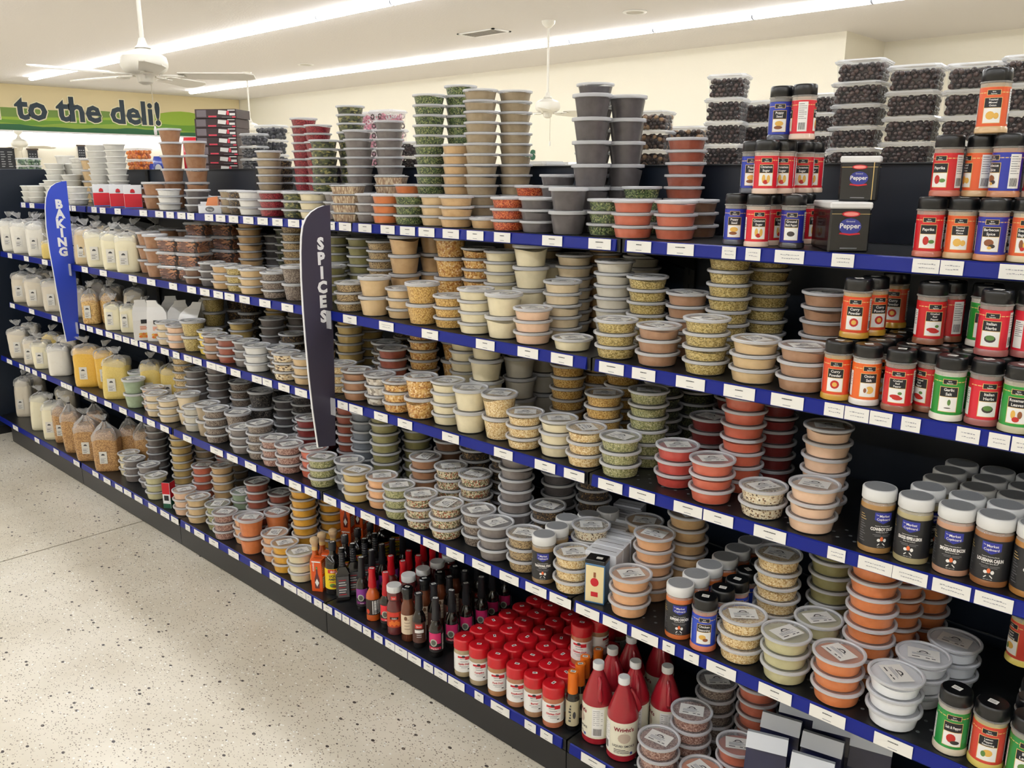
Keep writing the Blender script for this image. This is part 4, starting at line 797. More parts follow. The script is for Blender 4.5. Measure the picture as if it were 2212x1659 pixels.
def lab_cream(l):
    l.lathe([(.0258, .030), (.0258, .104)], mat('cream bottle label', (226, 206, 178), .5), 24)
    for k in range(4): l.patch(.0262, -.012, .010-.003*(k % 2), .05+.012*k, .0516+.012*k, mat('brown script', (120, 84, 60), .5), 3)
    l.blob(.0262, -.006, .092, .006, .008, mat('brown script', (120, 84, 60), .5), 8)
mk_bbq = bottle('barbecue_bottle', [(.023, 0), (.0255, .003), (.0255, .118), (.023, .135), (.0175, .150), (.0175, .165)], SAUCE_B, [(.0185, .162), (.0185, .182), (.0210, .184), (.0210, .200), (.017, .204)], CAPBLK, lab_cream)
def lab_brn(l):
    l.lathe([(.0242, .022), (.0242, .100)], mat('brown bottle label', (86, 54, 44), .45), 24); l.patch(.0246, -.015, .012, .078, .094, mat('red oval print', (214, 60, 50), .5), 4); l.ctext(.0249, 'Sauce', -.001, .083, .008, WPRINT, .02); l.patch(.0246, -.017, .017, .060, .072, WPRINT, 4)
    for k in range(2): l.patch(.0246, -.010, .008, .044+.008*k, .046+.008*k, WPRINT, 3)
    facts(l, .0246, .036, .010, .028, .094)
mk_soy = bottle('soy_bottle', sauce_prof(.024, .104, .15, .0105), GLASS_D, [(.0128, .140), (.0142, .145), (.0118, .195), (.0150, .197), (.0150, .203)], mat('black neck seal', (40, 40, 44), .3), lab_brn)
def lab_am(l):
    l.lathe([(.0343, .026), (.0343, .112)], mat('yellow aminos label', (236, 206, 30), .45), 24); l.patch(.0346, -.026, .026, .094, .110, mat('red oval print', (214, 60, 50), .5), 5); l.ctext(.0350, 'BRAGG', 0, .098, .009, WPRINT, .03)
    l.ctext(.0347, 'LIQUID', 0, .078, .013, INK, .03); l.ctext(.0347, 'AMINOS', 0, .064, .013, INK, .03); l.patch(.0347, -.020, .020, .055, .058, mat('red oval print', (214, 60, 50), .5), 4); l.blob(.0347, -.008, .042, .012, .008, PICM['leaf'], 8); l.blob(.0349, .002, .038, .012, .005, PICM['brn'], 8)
mk_ami = bottle('aminos_bottle', [(.031, 0), (.034, .003), (.034, .125), (.030, .145), (.018, .158), (.0125, .165), (.0125, .185)], GLASS_D, [(.0145, .180), (.0150, .182), (.0150, .212), (.0135, .214)], mat('black neck seal', (40, 40, 44), .3), lab_am)
def lab_wood(l):
    l.lathe([(.0243, .024), (.0243, .090)], mat('amber label', (226, 150, 50), .45), 24); l.blob(.0247, 0, .058, .012, .018, mat('pepper print', (210, 70, 40), .5), 10); l.patch(.0247, -.016, .016, .030, .038, mat('scarlet band', (222, 60, 74), .45), 4); l.lathe([(.0122, .150), (.0122, .168)], GOLD, 16)
mk_wod = bottle('hot_sauce_bottle', sauce_prof(.024, .096, .170, .0115), SAUCE_O, [(.0125, .166), (.0125, .172), (.0165, .178), (.0190, .188), (.0170, .199), (.010, .204)], mat('turned wood cap', (206, 176, 136), .5), lab_wood, False)
def lab_org(l):
    l.lathe([(.0205, .018), (.0205, .100)], mat('kraft label', (190, 180, 150), .5), 24)
    for k in range(6): l.patch(.0209, -.010+.002*(k % 3), -.002, .032+.010*k, .038+.010*k, INK, 2)
    l.blob(.0209, .008, .055, .005, .012, INK, 8)
mk_org = bottle('sauce_bottle', [(.018, 0), (.0202, .003), (.0202, .108), (.018, .118), (.0125, .128), (.0125, .16)], GLASS_D, [(.0150, .118), (.0160, .122), (.0150, .180), (.0158, .182), (.0150, .190)], mat('orange neck seal', (232, 120, 30), .4), lab_org)
BG = 'sauce bottles on the bottom shelf'
def bot(mk, px, py, row, text, turn=0.0, r=.026, g=BG):
    z, fy = SH['E']; y = fy+.05+.055*row; x = on_y(px, py, y).x
    ITEMS.append([x, y, r, .25 if row < .5 else .7, 'E', ('fn', mk(text, g, turn), z)])
bot(mk_wod, 676, 1250, .3, 'amber hot sauce bottle with wooden ball cap, front one of three'); bot(mk_wod, 700, 1230, 1.2, 'amber hot sauce bottle with wooden ball cap, middle one of three'); bot(mk_wod, 722, 1210, 2.2, 'amber hot sauce bottle with wooden ball cap, rear one of three')
bot(mk_ami, 721, 1245, .55, 'black aminos bottle with yellow label, whole label in view', .2, .035)
for i in range(5): bot(mk_ami, 748+27*i, 1235-20*i, 1.9+1.35*i, 'black aminos bottle with yellow label, %s behind the front one' % ORD[i], .4, .035)
bot(mk_pur, 783, 1280, .4, 'slim black sauce bottle with purple label at front'); 
for i in range(4): bot(mk_pur, 805+22*i, 1262-17*i, 1.6+1.1*i, 'slim black sauce bottle, %s behind the purple labelled one' % ORD[i], .5)
bot(mk_hot, 806, 1305, .1, 'orange hot sauce bottle with red cap and facts label', .2, .027)
for i, (px, py, rw) in enumerate(((846, 1262, 2.2), (884, 1235, 3.6), (915, 1200, 5.2))): bot(mk_rhot, px, py, rw, 'deep red hot sauce bottle with red neck, %s in its column' % ORD[i], .3, .027)
bot(mk_rdk, 836, 1315, .1, 'black sauce bottle with red neck and scarlet label, front one')
for i, (px, py, rw) in enumerate(((872, 1270, 2.0), (905, 1245, 3.3), (935, 1225, 4.7), (955, 1205, 6.0), (975, 1190, 7.2))): bot(mk_rdk, px, py, rw, 'black sauce bottle with red neck, %s behind the scarlet one' % ORD[i], .3)
bot(mk_chi, 853, 1335, 0, 'chili sauce bottle with white cap and orange label, front one', 0, .0295)
for i, (px, py, rw) in enumerate(((884, 1300, 1.6), (915, 1280, 2.9), (945, 1255, 4.3), (970, 1235, 5.6))): bot(mk_chi, px, py, rw, 'chili sauce bottle with white cap, %s behind the front one' % ORD[i], .3, .0295)
bot(mk_bbq, 882, 1340, .05, 'brown barbecue bottle with cream label, front one', 0, .0265)
for i, (px, py, rw) in enumerate(((918, 1305, 1.6), (952, 1282, 2.9), (985, 1262, 4.2))): bot(mk_bbq, px, py, rw, 'brown barbecue bottle, %s behind the cream labelled front one' % ORD[i], .3, .0265)
bot(mk_soy, 906, 1360, 0, 'black soy bottle with brown and white label, front one', .1)
for i, (px, py, rw) in enumerate(((938, 1330, 1.5), (970, 1300, 2.9), (1003, 1280, 4.2), (1032, 1262, 5.5))): bot(mk_soy, px, py, rw, 'black soy bottle, %s behind the brown labelled front one' % ORD[i], .3)
bot(mk_pnk, 942, 1380, 0, 'slim black sauce bottle with pink label and facts panel', -.1)
for i, (px, py, rw) in enumerate(((976, 1340, 1.4), (1007, 1310, 2.7), (1040, 1290, 4.0), (1064, 1275, 5.3), (1090, 1262, 6.5))): bot(mk_pnk, px, py, rw, 'slim black sauce bottle, %s behind the pink labelled one' % ORD[i], .1)
bot(mk_org, 1236, 1560, .2, 'dark bottle with orange neck and kraft label, front one', 0, .0215)
for i in range(3): bot(mk_org, 1242+17*i, 1520-25*i, 1.1+.85*i, 'dark bottle with orange neck, %s behind the front one' % ORD[i], 0, .0215)
# flat ribbed-neck bottles
def make_flat(text, turn=0):
    def f(x, y, z):
        o = thing('flat_bottle', text, 'bottle', (x, y, z), facing(x, y)*.5+turn, BG)
        m = MB(); m.bbox((-.028, -.017, 0), (.028, .017, .115), GLASS_D, .006)
        r = [[(sx*(.026-.014*t), sy*(.015-.003*t), .113+.03*t) for sx, sy in ((-1, -1), (1, -1), (1, 1), (-1, 1))] for t in (0, .5, 1)]; m.loft(r, GLASS_D); obj('body', m, o)
        m = MB()
        for k in range(6): m.lathe([(.0105, .142+.010*k), (.0125, .145+.010*k), (.0125, .149+.010*k), (.0105, .152+.010*k)], mat('ribbed black plastic', (46, 46, 50), .25), 16)
        m.lathe([(.0105, .20), (.0125, .203), (.0125, .216), (.010, .218)], CAPBLK, 16, False, True); obj('ribbed_neck', m, o)
        m = MB(); m.box((-.022, -.0176, .018), (.022, -.0171, .105), mat('grey bottle label', (84, 84, 86), .5))
        for k in range(7): m.add([(-.017, -.0178, .028+.010*k), (.012-.004*(k % 2), -.0178, .028+.010*k), (.012-.004*(k % 2), -.0178, .031+.010*k), (-.017, -.0178, .031+.010*k)], [(0, 1, 2, 3)], WPRINT if k % 3 else REDP)
        obj('printed_label', m, o); m = MB(); m.box((-.008, -.005, .218), (.008, .005, .2185), PAPER); obj('price_sticker', m, o)
    return f
for i, (px, py, rw) in enumerate(((742, 1275, .3), (765, 1258, 1.3), (790, 1240, 2.4), (812, 1225, 3.5))):
    z, fy = SH['E']; y = fy+.05+.055*rw; ITEMS.append([on_y(px, py, y).x, y, .027, .3 if i == 0 else .7, 'E', ('fn', make_flat('flat black bottle with ribbed neck, %s' % ['at the very front', 'just behind the front one', 'third in its column', 'last in its column'][i], .5), z)])
# red smoke jugs
JUG = {}
def make_jug(text, turn):
    def f(x, y, z):
        if not JUG:
            rm = mat('red jug plastic', (158, 26, 40), .3, coat=.3); b = MB()
            b.lathe([(.040, 0), (.044, .004), (.044, .020), (.0445, .124), (.0445, .130), (.043, .142), (.030, .182), (.018, .214), (.0145, .222), (.0145, .232)], rm, 28, True); JUG['b'] = b.mesh('smoke_jug')
            h = MB(); h.tube([(.040, 0, .136), (.046, 0, .150), (.040, 0, .172), (.026, 0, .198), (.018, 0, .210)], [.005, .0075, .0075, .0065, .005], rm, 8); JUG['h'] = h.mesh('handle')
            l = MB(); R0 = .0449; l.lathe([(R0, .022), (R0, .126)], mat('cream jug label', (232, 228, 206), .45), 28)
            l.ctext(R0+.0005, "Wright's", 0, .100, .017, mat('maroon print', (140, 26, 40), .5), .03, .062); l.blob(R0+.0004, .002, .078, .019, .016, mat('label oval', (196, 178, 160), .5), 14); l.ctext(R0+.0006, 'LIQUID SMOKE', 0, .050, .010, INK, .01, .070)
            for k in range(3): l.patch(R0+.0004, -.028, .026-.01*k, .030+.005*k, .032+.005*k, INK, 4)
            facts(l, R0+.0004, .066, .018, .028, .120); l.patch(R0+.0005, .020, .028, .026, .034, mat('blue mark', (60, 80, 150), .5), 2); facts(l, R0+.0004, -.060, .016, .028, .120); JUG['l'] = l.mesh('printed_label')
            c = MB(); c.lathe([(.0165, .228), (.0170, .230), (.0170, .246), (.0155, .248)], CAPWHT, 20, False, True); JUG['c'] = c.mesh('cap')
        o = obj('smoke_jug', JUG['b'], None, (x, y, z), facing(x, y)+turn); tag(o, text, 'jug', 'red smoke jugs')
        for nm, k in (('handle', 'h'), ('printed_label', 'l'), ('cap', 'c')): obj(nm, JUG[k], o)
    return f
for i, (px, py, rw, tn, tx) in enumerate(((1293, 1560, .5, -1.4, 'at front with its facts panel showing'), (1345, 1600, .25, .1, 'at front with its name showing'), (1330, 1500, 2.0, -1.0, 'in the second row behind the facts panel one'), (1376, 1530, 1.8, -1.3, 'in the second row behind the name one'), (1368, 1440, 3.6, -1.2, 'in the third row under the shelf edge'), (1428, 1510, 2.3, -1.4, 'beside the dark gap and grey tubs'), (1410, 1440, 4.6, -1.2, 'at the dark back of the bottom shelf'))):
    z, fy = SH['E']; y = fy+.06+.055*rw; ITEMS.append([on_y(px, py, y).x, y, .0462, .3 if rw < 1 else .7, 'E', ('fn', make_jug('red smoke sauce jug with white cap, %s' % tx, tn), z)])
# ================================================================== BAGS
TIE = mat('dark twist tie', (34, 32, 34), .6)
def sup(n, a, b, e=3.2, ph=0, amp=0.0, kk=7):
    out = []
    for j in range(n):
        t = 2*PI*j/n; c, s_ = math.cos(t), math.sin(t); k = 1+amp*math.sin(kk*t+ph)+amp*.6*math.sin((kk+4)*t+2*ph)
        out.append((a*k*math.copysign(abs(c)**(2/e), c), b*k*math.copysign(abs(s_)**(2/e), s_)))
    return out
def make_bag(text, group, c, w_, d, h, neck=.05, tail=.035, turn=0.0, label=True, fill=.96, tilt=0.0, nm='food_bag', cinch=False):
    def f(x, y, z):
        o = thing(nm, text, 'bag', (x, y, z), facing(x, y)*.7+turn, group); o.rotation_euler = (0, tilt, facing(x, y)*.7+turn)
        n = 28; a, b = w_/2, d/2; ph = random.random()*6
        m = MB(); hf = h*fill; rings = []; e_ = random.uniform(3.0, 4.6); lx, ly = random.uniform(-.012, .012), random.uniform(-.006, .006)
        for t, k, amp in ((0, .88, 0), (.02, .96, .004), (.10, 1.0, .010), (.30, 1.02, .016), (.50, 1.0, .020), (.72, 1.0, .024), (.86 if cinch else .90, .93 if cinch else .965, .03), (.94 if cinch else .97, .80 if cinch else .90, .035), (1.0, .58 if cinch else .74, .03)):
            rings.append([(p[0]+lx*t, p[1]+ly*t, hf*t+((.006*math.sin(3*j/n*2*PI+ph)+.004*math.sin(7*j/n*2*PI+2*ph)) if t > .85 else 0)) for j, p in enumerate(sup(n, a*k, b*k, e_, ph+3*t, amp))])
        m.loft(rings, CONT[c], smooth=True); obj('contents', m, o)
        m = MB(); rings = []
        zz_ = 1.24 if cinch else 1.13
        for t, k, amp in (((.80, 1.012, .03), (.93, .98, .04), (1.0, .82, .08), (1.08, .58, .12), (1.17, .30, .18), (1.24, .14, .2)) if cinch else ((.86, 1.012, .03), (.96, .99, .04), (1.02, .90, .06), (1.06, .66, .12), (1.10, .36, .18), (1.13, .15, .2))):
            rings.append([(p[0]+lx*t, p[1]+ly*t, h*t*.97+.006*math.sin(4*j/n*2*PI+ph+5*t)*(1 if t < 1.1 else 0)) for j, p in enumerate(sup(n, a*k, b*k+(.003 if t < 1 else 0), 4.2 if t < 1.03 else 2.4, ph+2*t, amp, 9))])
        zt = h*zz_*.97
        m.loft(rings, FILM, cap=False, smooth=True); obj('bag_film', m, o)
        m = MB(); m.lathe([(.0085, zt-.003), (.0105, zt), (.0085, zt+.004)], TIE, 10, True, True, off=(lx*zz_, ly*zz_)); obj('twist_tie', m, o)
        m = MB(); rings = []
        for t, k in ((0, .14), (.3, .22), (.7, .40), (1, .46)):
            rings.append([(p[0]+lx*zz_+.022*t*math.sin(ph), p[1]+ly*zz_+.012*t*math.cos(ph), zt+.002+tail*t+.004*t*math.sin(5*j/n*2*PI+ph)) for j, p in enumerate(sup(n, a*k, a*k*.45, 2.4, ph+t, .16*t, 6))])
        m.loft(rings, FILM, cap=False, smooth=True); obj('gathered_tail', m, o)
        if label:
            m = MB(); lw, lh, yy = min(.042, w_*.36), .070, -b*1.03-.0012; z0 = hf*.22
            m.box((-lw/2-.01, yy-.0006, z0), (lw/2-.01, yy, z0+lh), mat('label inside bag', (222, 219, 210), .5))
            vs = [(-.01+.010*math.cos(PI*k/6), yy-.0009, z0+lh-.022+.010*math.sin(PI*k/6)) for k in range(7)]; m.add(vs, [tuple(range(7))], INK)
            for k in range(4): m.add([(-lw*.36-.01, yy-.0009, z0+.008+.007*k), (lw*(.1+.2*(k % 2))-.01, yy-.0009, z0+.008+.007*k), (lw*(.1+.2*(k % 2))-.01, yy-.0009, z0+.0105+.007*k), (-lw*.36-.01, yy-.0009, z0+.0105+.007*k)], [(0, 1, 2, 3)], FAINT if k % 2 else INK)
            obj('paper_label', m, o)
    return f
CONT['flw'] = content_mat('white flour in bag', [((222, 216, 200), 4), ((232, 228, 216), 5)], 0, .3, .35); CONT['flb'] = content_mat('beige flour in bag', [((206, 194, 172), 4), ((218, 208, 188), 5)], 0, .3, .35)
CONT['flc'] = content_mat('cream flour in bag', [((226, 216, 178), 4), ((234, 226, 194), 5)], 0, .3, .3); CONT['tanb'] = content_mat('tan sugar in bag', [((200, 174, 134), 4), ((212, 190, 150), 5)], 0, .3, .3)
CONT['grit'] = content_mat('golden grits', [((222, 172, 58), 4), ((232, 188, 76), 5)], .0016, .3, .18); CONT['meal'] = content_mat('yellow meal', [((214, 186, 96), 4), ((224, 200, 118), 5)], .0016, .3, .18)
CONT['rice'] = content_mat('brown rice', [((176, 132, 80), 4), ((202, 160, 104), 3), ((140, 98, 56), 3)], .0042, .3, .16, 1.6); CONT['gran'] = content_mat('tan granola', [((204, 162, 94), 4), ((222, 186, 120), 4), ((176, 132, 72), 2)], .005, .3, .16)
def bag(s, px, py, row, text, c, w_=.125, d=.085, h=.19, **k):
    w_ *= .93
    z, fy = SH[s]; y = fy+d/2+.012+.1*row; y = min(y, BACK-.03-d/2)
    g = {'A': '', 'B': 'bags on the second shelf', 'C': 'bags on the third shelf', 'D': 'bags on the fourth shelf', 'E': 'bags on the bottom shelf'}[s]
    ITEMS.append([on_y(px, py, y).x, y, max(w_, d)*.5*1.08, .3 if row < .5 else .8, s, ('fn', make_bag(text, g, c, w_, d, h, **k), z)])
for i, (px, rw) in enumerate(((24, .1), (52, .1), (84, .05), (168, .35))): bag('B', px, 530, rw, 'white flour bag with knotted top, %s from the shelf end' % ORD[i], 'flw', h=.195)
for i, (px, rw) in enumerate(((60, 1.3), (95, 1.4), (140, 1.3))): bag('B', px, 520, rw, 'white flour bag standing in the second row, %s from the shelf end' % ORD[i], 'flw')
bag('B', 112, 550, -.02, 'low pale yellow bag beside the blue blade sign', 'meal', .10, .08, .10, label=False); bag('B', 187, 545, .1, 'tan sugar bag with white label right of the blue sign', 'tanb')
for i, (px, rw) in enumerate(((216, .05), (251, .05), (285, .12))): bag('B', px, 555, rw, 'creamy flour bag with printed label, %s right of the tan bag' % ORD[i], 'flc', h=.185)
for i, (px, rw) in enumerate(((215, 1.4), (255, 1.5), (295, 1.4), (330, 2.2))): bag('B', px, 520, rw, 'cloudy flour bag in the back row, %s right of the blue sign' % ORD[i], 'tanb' if i == 0 else 'flb', h=.20)
for i, (px, rw) in enumerate(((52, .25), (80, .15), (118, .2))): bag('C', px, 625, rw, 'beige flour bag with twisted top, %s from the shelf end' % ORD[i], 'flb', .135, .09, .185)
for i, (px, rw) in enumerate(((66, 1.4), (105, 1.4))): bag('C', px, 615, rw, 'beige flour bag in the second row, %s from the shelf end' % ORD[i], 'flb')
bag('C', 172, 660, .35, 'pinkish beige bag half behind the blue sign', 'flb', .12, .085, .17); bag('C', 203, 665, .05, 'tan granola bag with white label', 'gran', .10, .085, .165, cinch=True); bag('C', 230, 665, .6, 'tan granola bag behind the labelled one', 'gran', .10, .085, .165, cinch=True)
bag('C', 248, 685, .0, 'pale yellow oat bag leaning, first of three', 'flc', .095, .085, .14, neck=.02); bag('C', 281, 690, .25, 'pale yellow oat bag, second of three', 'flc', .09, .085, .14); bag('C', 305, 690, .5, 'pale yellow oat bag, third of three', 'flc', .09, .085, .14)
for i, (px, rw) in enumerate(((250, 1.5), (215, 1.6), (290, 1.6))): bag('C', px, 650, rw, 'cloudy bag in the shaded back row, %s there' % ORD[i], 'flb', .12, .085, .19)
bag('D', 48, 750, .2, 'beige flour bag nearest the shelf end', 'flb', .14, .10, .19); bag('D', 72, 765, .05, 'beige flour bag with oval print beside the end one', 'flb', .11, .09, .165); bag('D', 95, 765, .1, 'cream flour bag before a yellow one', 'flc', .12, .09, .165); bag('D', 112, 755, .9, 'yellow meal bag behind cream flour', 'meal', .12, .09, .19)
bag('D', 130, 790, -.02, 'plump white flour bag hanging over the shelf edge', 'flw', .14, .10, .18, label=False); bag('D', 188, 795, .05, 'bright golden grits bag with white label', 'grit', .155, .10, .225); bag('D', 233, 785, .75, 'golden grits bag behind the bright labelled one', 'grit', .12, .09, .215)
bag('D', 262, 815, .1, 'yellow corn meal bag with white label', 'meal', .15, .10, .215); bag('D', 318, 800, .8, 'yellow corn meal bag behind green tubs, second in line', 'meal', .12, .10, .21); bag('D', 350, 800, 1.25, 'yellow corn meal bag behind green tubs, third in line', 'meal', .11, .10, .20)
bag('D', 60, 740, 1.3, 'beige flour bag in the second row of the fourth shelf', 'flb'); bag('D', 150, 750, 1.4, 'beige flour bag in the shade behind the grits', 'flb')
bag('E', 57, 890, .8, 'beige flour bag standing alone near the shelf end', 'flb', .12, .09, .26, neck=.0); bag('E', 92, 920, .35, 'cream flour bag without facing label', 'flc', .13, .10, .23, label=False); bag('E', 120, 930, .2, 'cream flour bag with printed white label', 'flc', .13, .10, .23)
bag('E', 78, 890, 1.8, 'cloudy bag in the second row near the shelf end', 'flb', .14, .10, .26); bag('E', 150, 890, 1.9, 'cloudy bag in the second row behind the cream flour', 'flb', .14, .10, .26)
bag('E', 143, 965, .4, 'narrow brown rice bag with label, first of four', 'rice', .11, .09, .23, cinch=True); bag('E', 165, 965, .12, 'brown rice bag, second of four', 'rice', .12, .09, .25, label=False, cinch=True); bag('E', 193, 975, .0, 'wide brown rice bag, third of four', 'rice', .155, .10, .225, cinch=True); bag('E', 232, 980, .0, 'darker brown rice bag with white label, last of four', 'rice', .15, .10, .235, cinch=True)
bag('E', 276, 960, .95, 'brown rice bag in the second row, left one', 'rice', .12, .09, .23, label=False, cinch=True); bag('E', 302, 965, 1.5, 'brown rice bag in the second row, right one', 'rice', .12, .09, .23, label=False, cinch=True); bag('E', 215, 940, 1.3, 'brown rice bag at the dark back', 'rice', .14, .09, .24, label=False, cinch=True)
# white paper pouches with folded tops
PBAG = mat('white pouch', (222, 220, 216), .45, coat=.15)
def make_pouch(text, turn, lean):
    def f(x, y, z):
        o = thing('paper_pouch', text, 'bag', (x, y, z), facing(x, y)*.75+turn, 'white pouches on the third shelf'); n = 0
        m = MB(); w_, d, h = .054, .034, .17; R = []
        for zz, a, b, ox in ((0, w_, d, 0), (.05, w_, d*1.03, 0), (.10, w_*.98, d*.9, 0), (.140, w_*.94, d*.5, lean*.2), (.168, w_*.74, d*.14, lean*.6)):
            R.append([(-a+ox, -b, zz), (a+ox, -b, zz), (a+ox, b, zz), (-a+ox, b, zz)])
        m.loft(R, PBAG); obj('pouch_body', m, o)
        m = MB(); R = []
        for zz, a, b, ox in ((.166, w_*.74, .0055, lean*.6), (.184, w_*.52, .004, lean), (.200, w_*.48, .0035, lean*1.2)): R.append([(-a+ox, -b, zz), (a+ox, -b, zz), (a+ox, b, zz), (-a+ox, b, zz)])
        m.loft(R, PBAG); obj('folded_top', m, o)
        m = MB(); yy = -d-.0024
        m.add([(-.016, yy-.0, .085), (.012, yy, .085), (.012, yy, .105), (-.016, yy, .105)], [(0, 1, 2, 3)], NAVY)
        for k in range(6): m.add([(-.02+.016*math.cos(q*PI/4)*.7+.012*(k % 3), yy-.0004, .02+.012*(k//3)+.010*math.sin(q*PI/4)*.7) for q in range(8)], [tuple(range(8))], PICM['gold'] if k % 2 else mat('orange pepper print', (232, 120, 50), .5))
        for k in range(3): m.add([(-.022, yy, .055+.007*k), (.006+.006*(k % 2), yy, .055+.007*k), (.006+.006*(k % 2), yy, .058+.007*k), (-.022, yy, .058+.007*k)], [(0, 1, 2, 3)], mat('orange pepper print', (232, 120, 50), .5))
        obj('printed_front', m, o)
    return f
for i, (px, py, rw, tn, ln) in enumerate(((320, 705, .0, .25, -.012), (352, 705, .45, -.2, -.03), (385, 690, .9, .3, .012), (402, 680, 1.2, -.3, .04), (425, 680, 1.7, .2, .035), (372, 690, 1.5, .1, 0))):
    z, fy = SH['C']; y = fy+.05+.1*rw; ITEMS.append([on_y(px, py, y).x, y, .046, .4, 'C', ('fn', make_pouch('white folded-top paper pouch, %s in its line' % ORD[i], tn, ln), z)])
# navy bags with silver folded strip
NAVYB = mat('navy foil bag', (26, 30, 66), .3, coat=.35)
def make_navy(text, turn, pr):
    def f(x, y, z):
        o = thing('coffee_bag', text, 'bag', (x, y, z), facing(x, y)*.6+turn, 'navy bags on the bottom shelf')
        m = MB(); w_, d, h = .050, .034, .245; R = []
        for zz, a, b in ((0, w_, d), (.06, w_*1.02, d*1.05), (.16, w_, d*.95), (.205, w_*.98, d*.60), (.240, w_*.97, .007)): R.append([(-a, -b, zz), (-a*.2, -b*1.06, zz), (a, -b, zz), (a, b, zz), (0, b*1.05, zz), (-a, b, zz)])
        m.loft(R, NAVYB); obj('bag_body', m, o)
        m = MB(); m.add([(-w_, -.026, .215), (w_, -.026, .215), (w_, -.004, .247), (-w_, -.004, .247), (-w_, .004, .213), (w_, .004, .213), (w_, .008, .245), (-w_, .008, .245)], [(0, 1, 2, 3), (7, 6, 5, 4), (0, 4, 5, 1), (1, 5, 6, 2), (2, 6, 7, 3), (3, 7, 4, 0)], SILVER); obj('silver_fold', m, o)
        m = MB(); yy = -d*1.08-.001
        m.add([(.020, yy-.0003, .105), (.036, yy-.0003, .105), (.036, yy-.0003, .130), (.020, yy-.0003, .130)], [(0, 1, 2, 3)], PAPER); m.add([(.024, yy-.0006, .115), (.032, yy-.0006, .115), (.032, yy-.0006, .118), (.024, yy-.0006, .118)], [(0, 1, 2, 3)], INK)
        m.ptext('MORNING', (0, yy-.0003, .055), (1, 0, 0), (0, 0, 1), .016, WPRINT, .03, .085)
        for k in range(5):
            a = PI*(.2+.15*k); m.add([(0, yy-.0004, .075), (.020*math.cos(a-.12), yy-.0004, .075+.026*math.sin(a-.12)), (.023*math.cos(a), yy-.0004, .075+.030*math.sin(a)), (.020*math.cos(a+.12), yy-.0004, .075+.026*math.sin(a+.12))], [(0, 1, 2, 3)], mat('violet petals', (130, 100, 190), .5) if k % 2 else PICM['gold'])
        obj('printed_front', m, o)
    return f
for i, (px, py, tn) in enumerate(((1657, 1598, .1), (1686, 1560, 0), (1718, 1536, .05), (1776, 1602, 0), (1790, 1573, .1), (1880, 1602, .1), (1755, 1645, .05))):
    z, fy = SH['E']; p_ = on_z(px, py, z+.232); y = min(max(p_.y+.012, fy+.06), BACK-.08)
    ITEMS.append([on_y(px, py, p_.y).x, y, .048, .3, 'E', ('fn', make_navy('navy blue bag with silver folded top, %s' % ['front one with flower print', 'second behind the flower print one', 'deepest under the price strip', 'second in the middle line', 'rear of the middle line', 'one nearest the viewer with price sticker', 'front of the middle line at picture bottom'][i], tn, 0), z)])
# ================================================================== BOXES AND TINS
def simple_box(nm, text, cat, group, dims, body, draw, turn=0.0, k=.75, top=None):
    def f(x, y, z):
        o = thing(nm, text, cat, (x, y, z), facing(x, y)*k+turn, group); a, b, h = dims[0]/2, dims[1]/2, dims[2]
        m = MB(); m.bbox((-a, -b, 0), (a, b, h), body, .0012); obj('box_body', m, o)
        m = MB(); draw(m, a, b, h); obj('printed_panel', m, o)
        m = MB(); m.box((-a*.8, -.0009, h), (a*.8, .0009, h+.0004), mat('box seam', (70, 60, 56), .7)); 
        if top: top(m, a, b, h)
        obj('top_flap', m, o)
    return f
def qf(m, x0, x1, z0, z1, y, mt): m.add([(x0, y, z0), (x1, y, z0), (x1, y, z1), (x0, y, z1)], [(0, 1, 2, 3)], mt)
def qs(m, y0, y1, z0, z1, x, mt): m.add([(x, y0, z0), (x, y1, z0), (x, y1, z1), (x, y0, z1)], [(0, 1, 2, 3)], mt)
REDB = mat('red box print', (206, 20, 44), .4); SKY = mat('blue box print', (40, 110, 200), .4); WBOX = mat('white box card', (230, 232, 236), .35)
def draw_red(m, a, b, h):
    e = .0006
    qf(m, -a+.001, a-.001, .006, h*.62, -b-e, REDB); qf(m, -a+.001, a-.001, .0012, .006, -b-e, SKY); qs(m, -b+.001, b-.001, .006, h*.62, a+e, REDB); qs(m, -b+.001, b-.001, .0012, .006, a+e, SKY)
    m.add([(-.012, -b-2*e, h*.68), (.012, -b-2*e, h*.68), (.009, -b-2*e, h*.80), (0, -b-2*e, h*.84), (-.009, -b-2*e, h*.80)], [(0, 1, 2, 3, 4)], REDP); qf(m, -.010, .010, h*.66, h*.69, -b-2*e, INK)
for i, (px, rw) in enumerate(((222, .15), (258, .05), (290, .1), (232, .9), (268, .85))):
    z, fy = SH['A']; y = fy+.05+.1*rw; ITEMS.append([on_y(px, 440, y).x, y, .044, .5, 'A', ('fn', simple_box('baking_box', 'red and white baking box, %s' % ['front row, first beside the cream tubs', 'front row, middle one', 'front row beside cocoa tubs', 'back row, left one', 'back row, right one'][i], 'box', 'red and white baking boxes', (.085, .075, .118), WBOX, draw_red, .25), z)])
ORB = mat('orange box card', (224, 88, 26), .4)
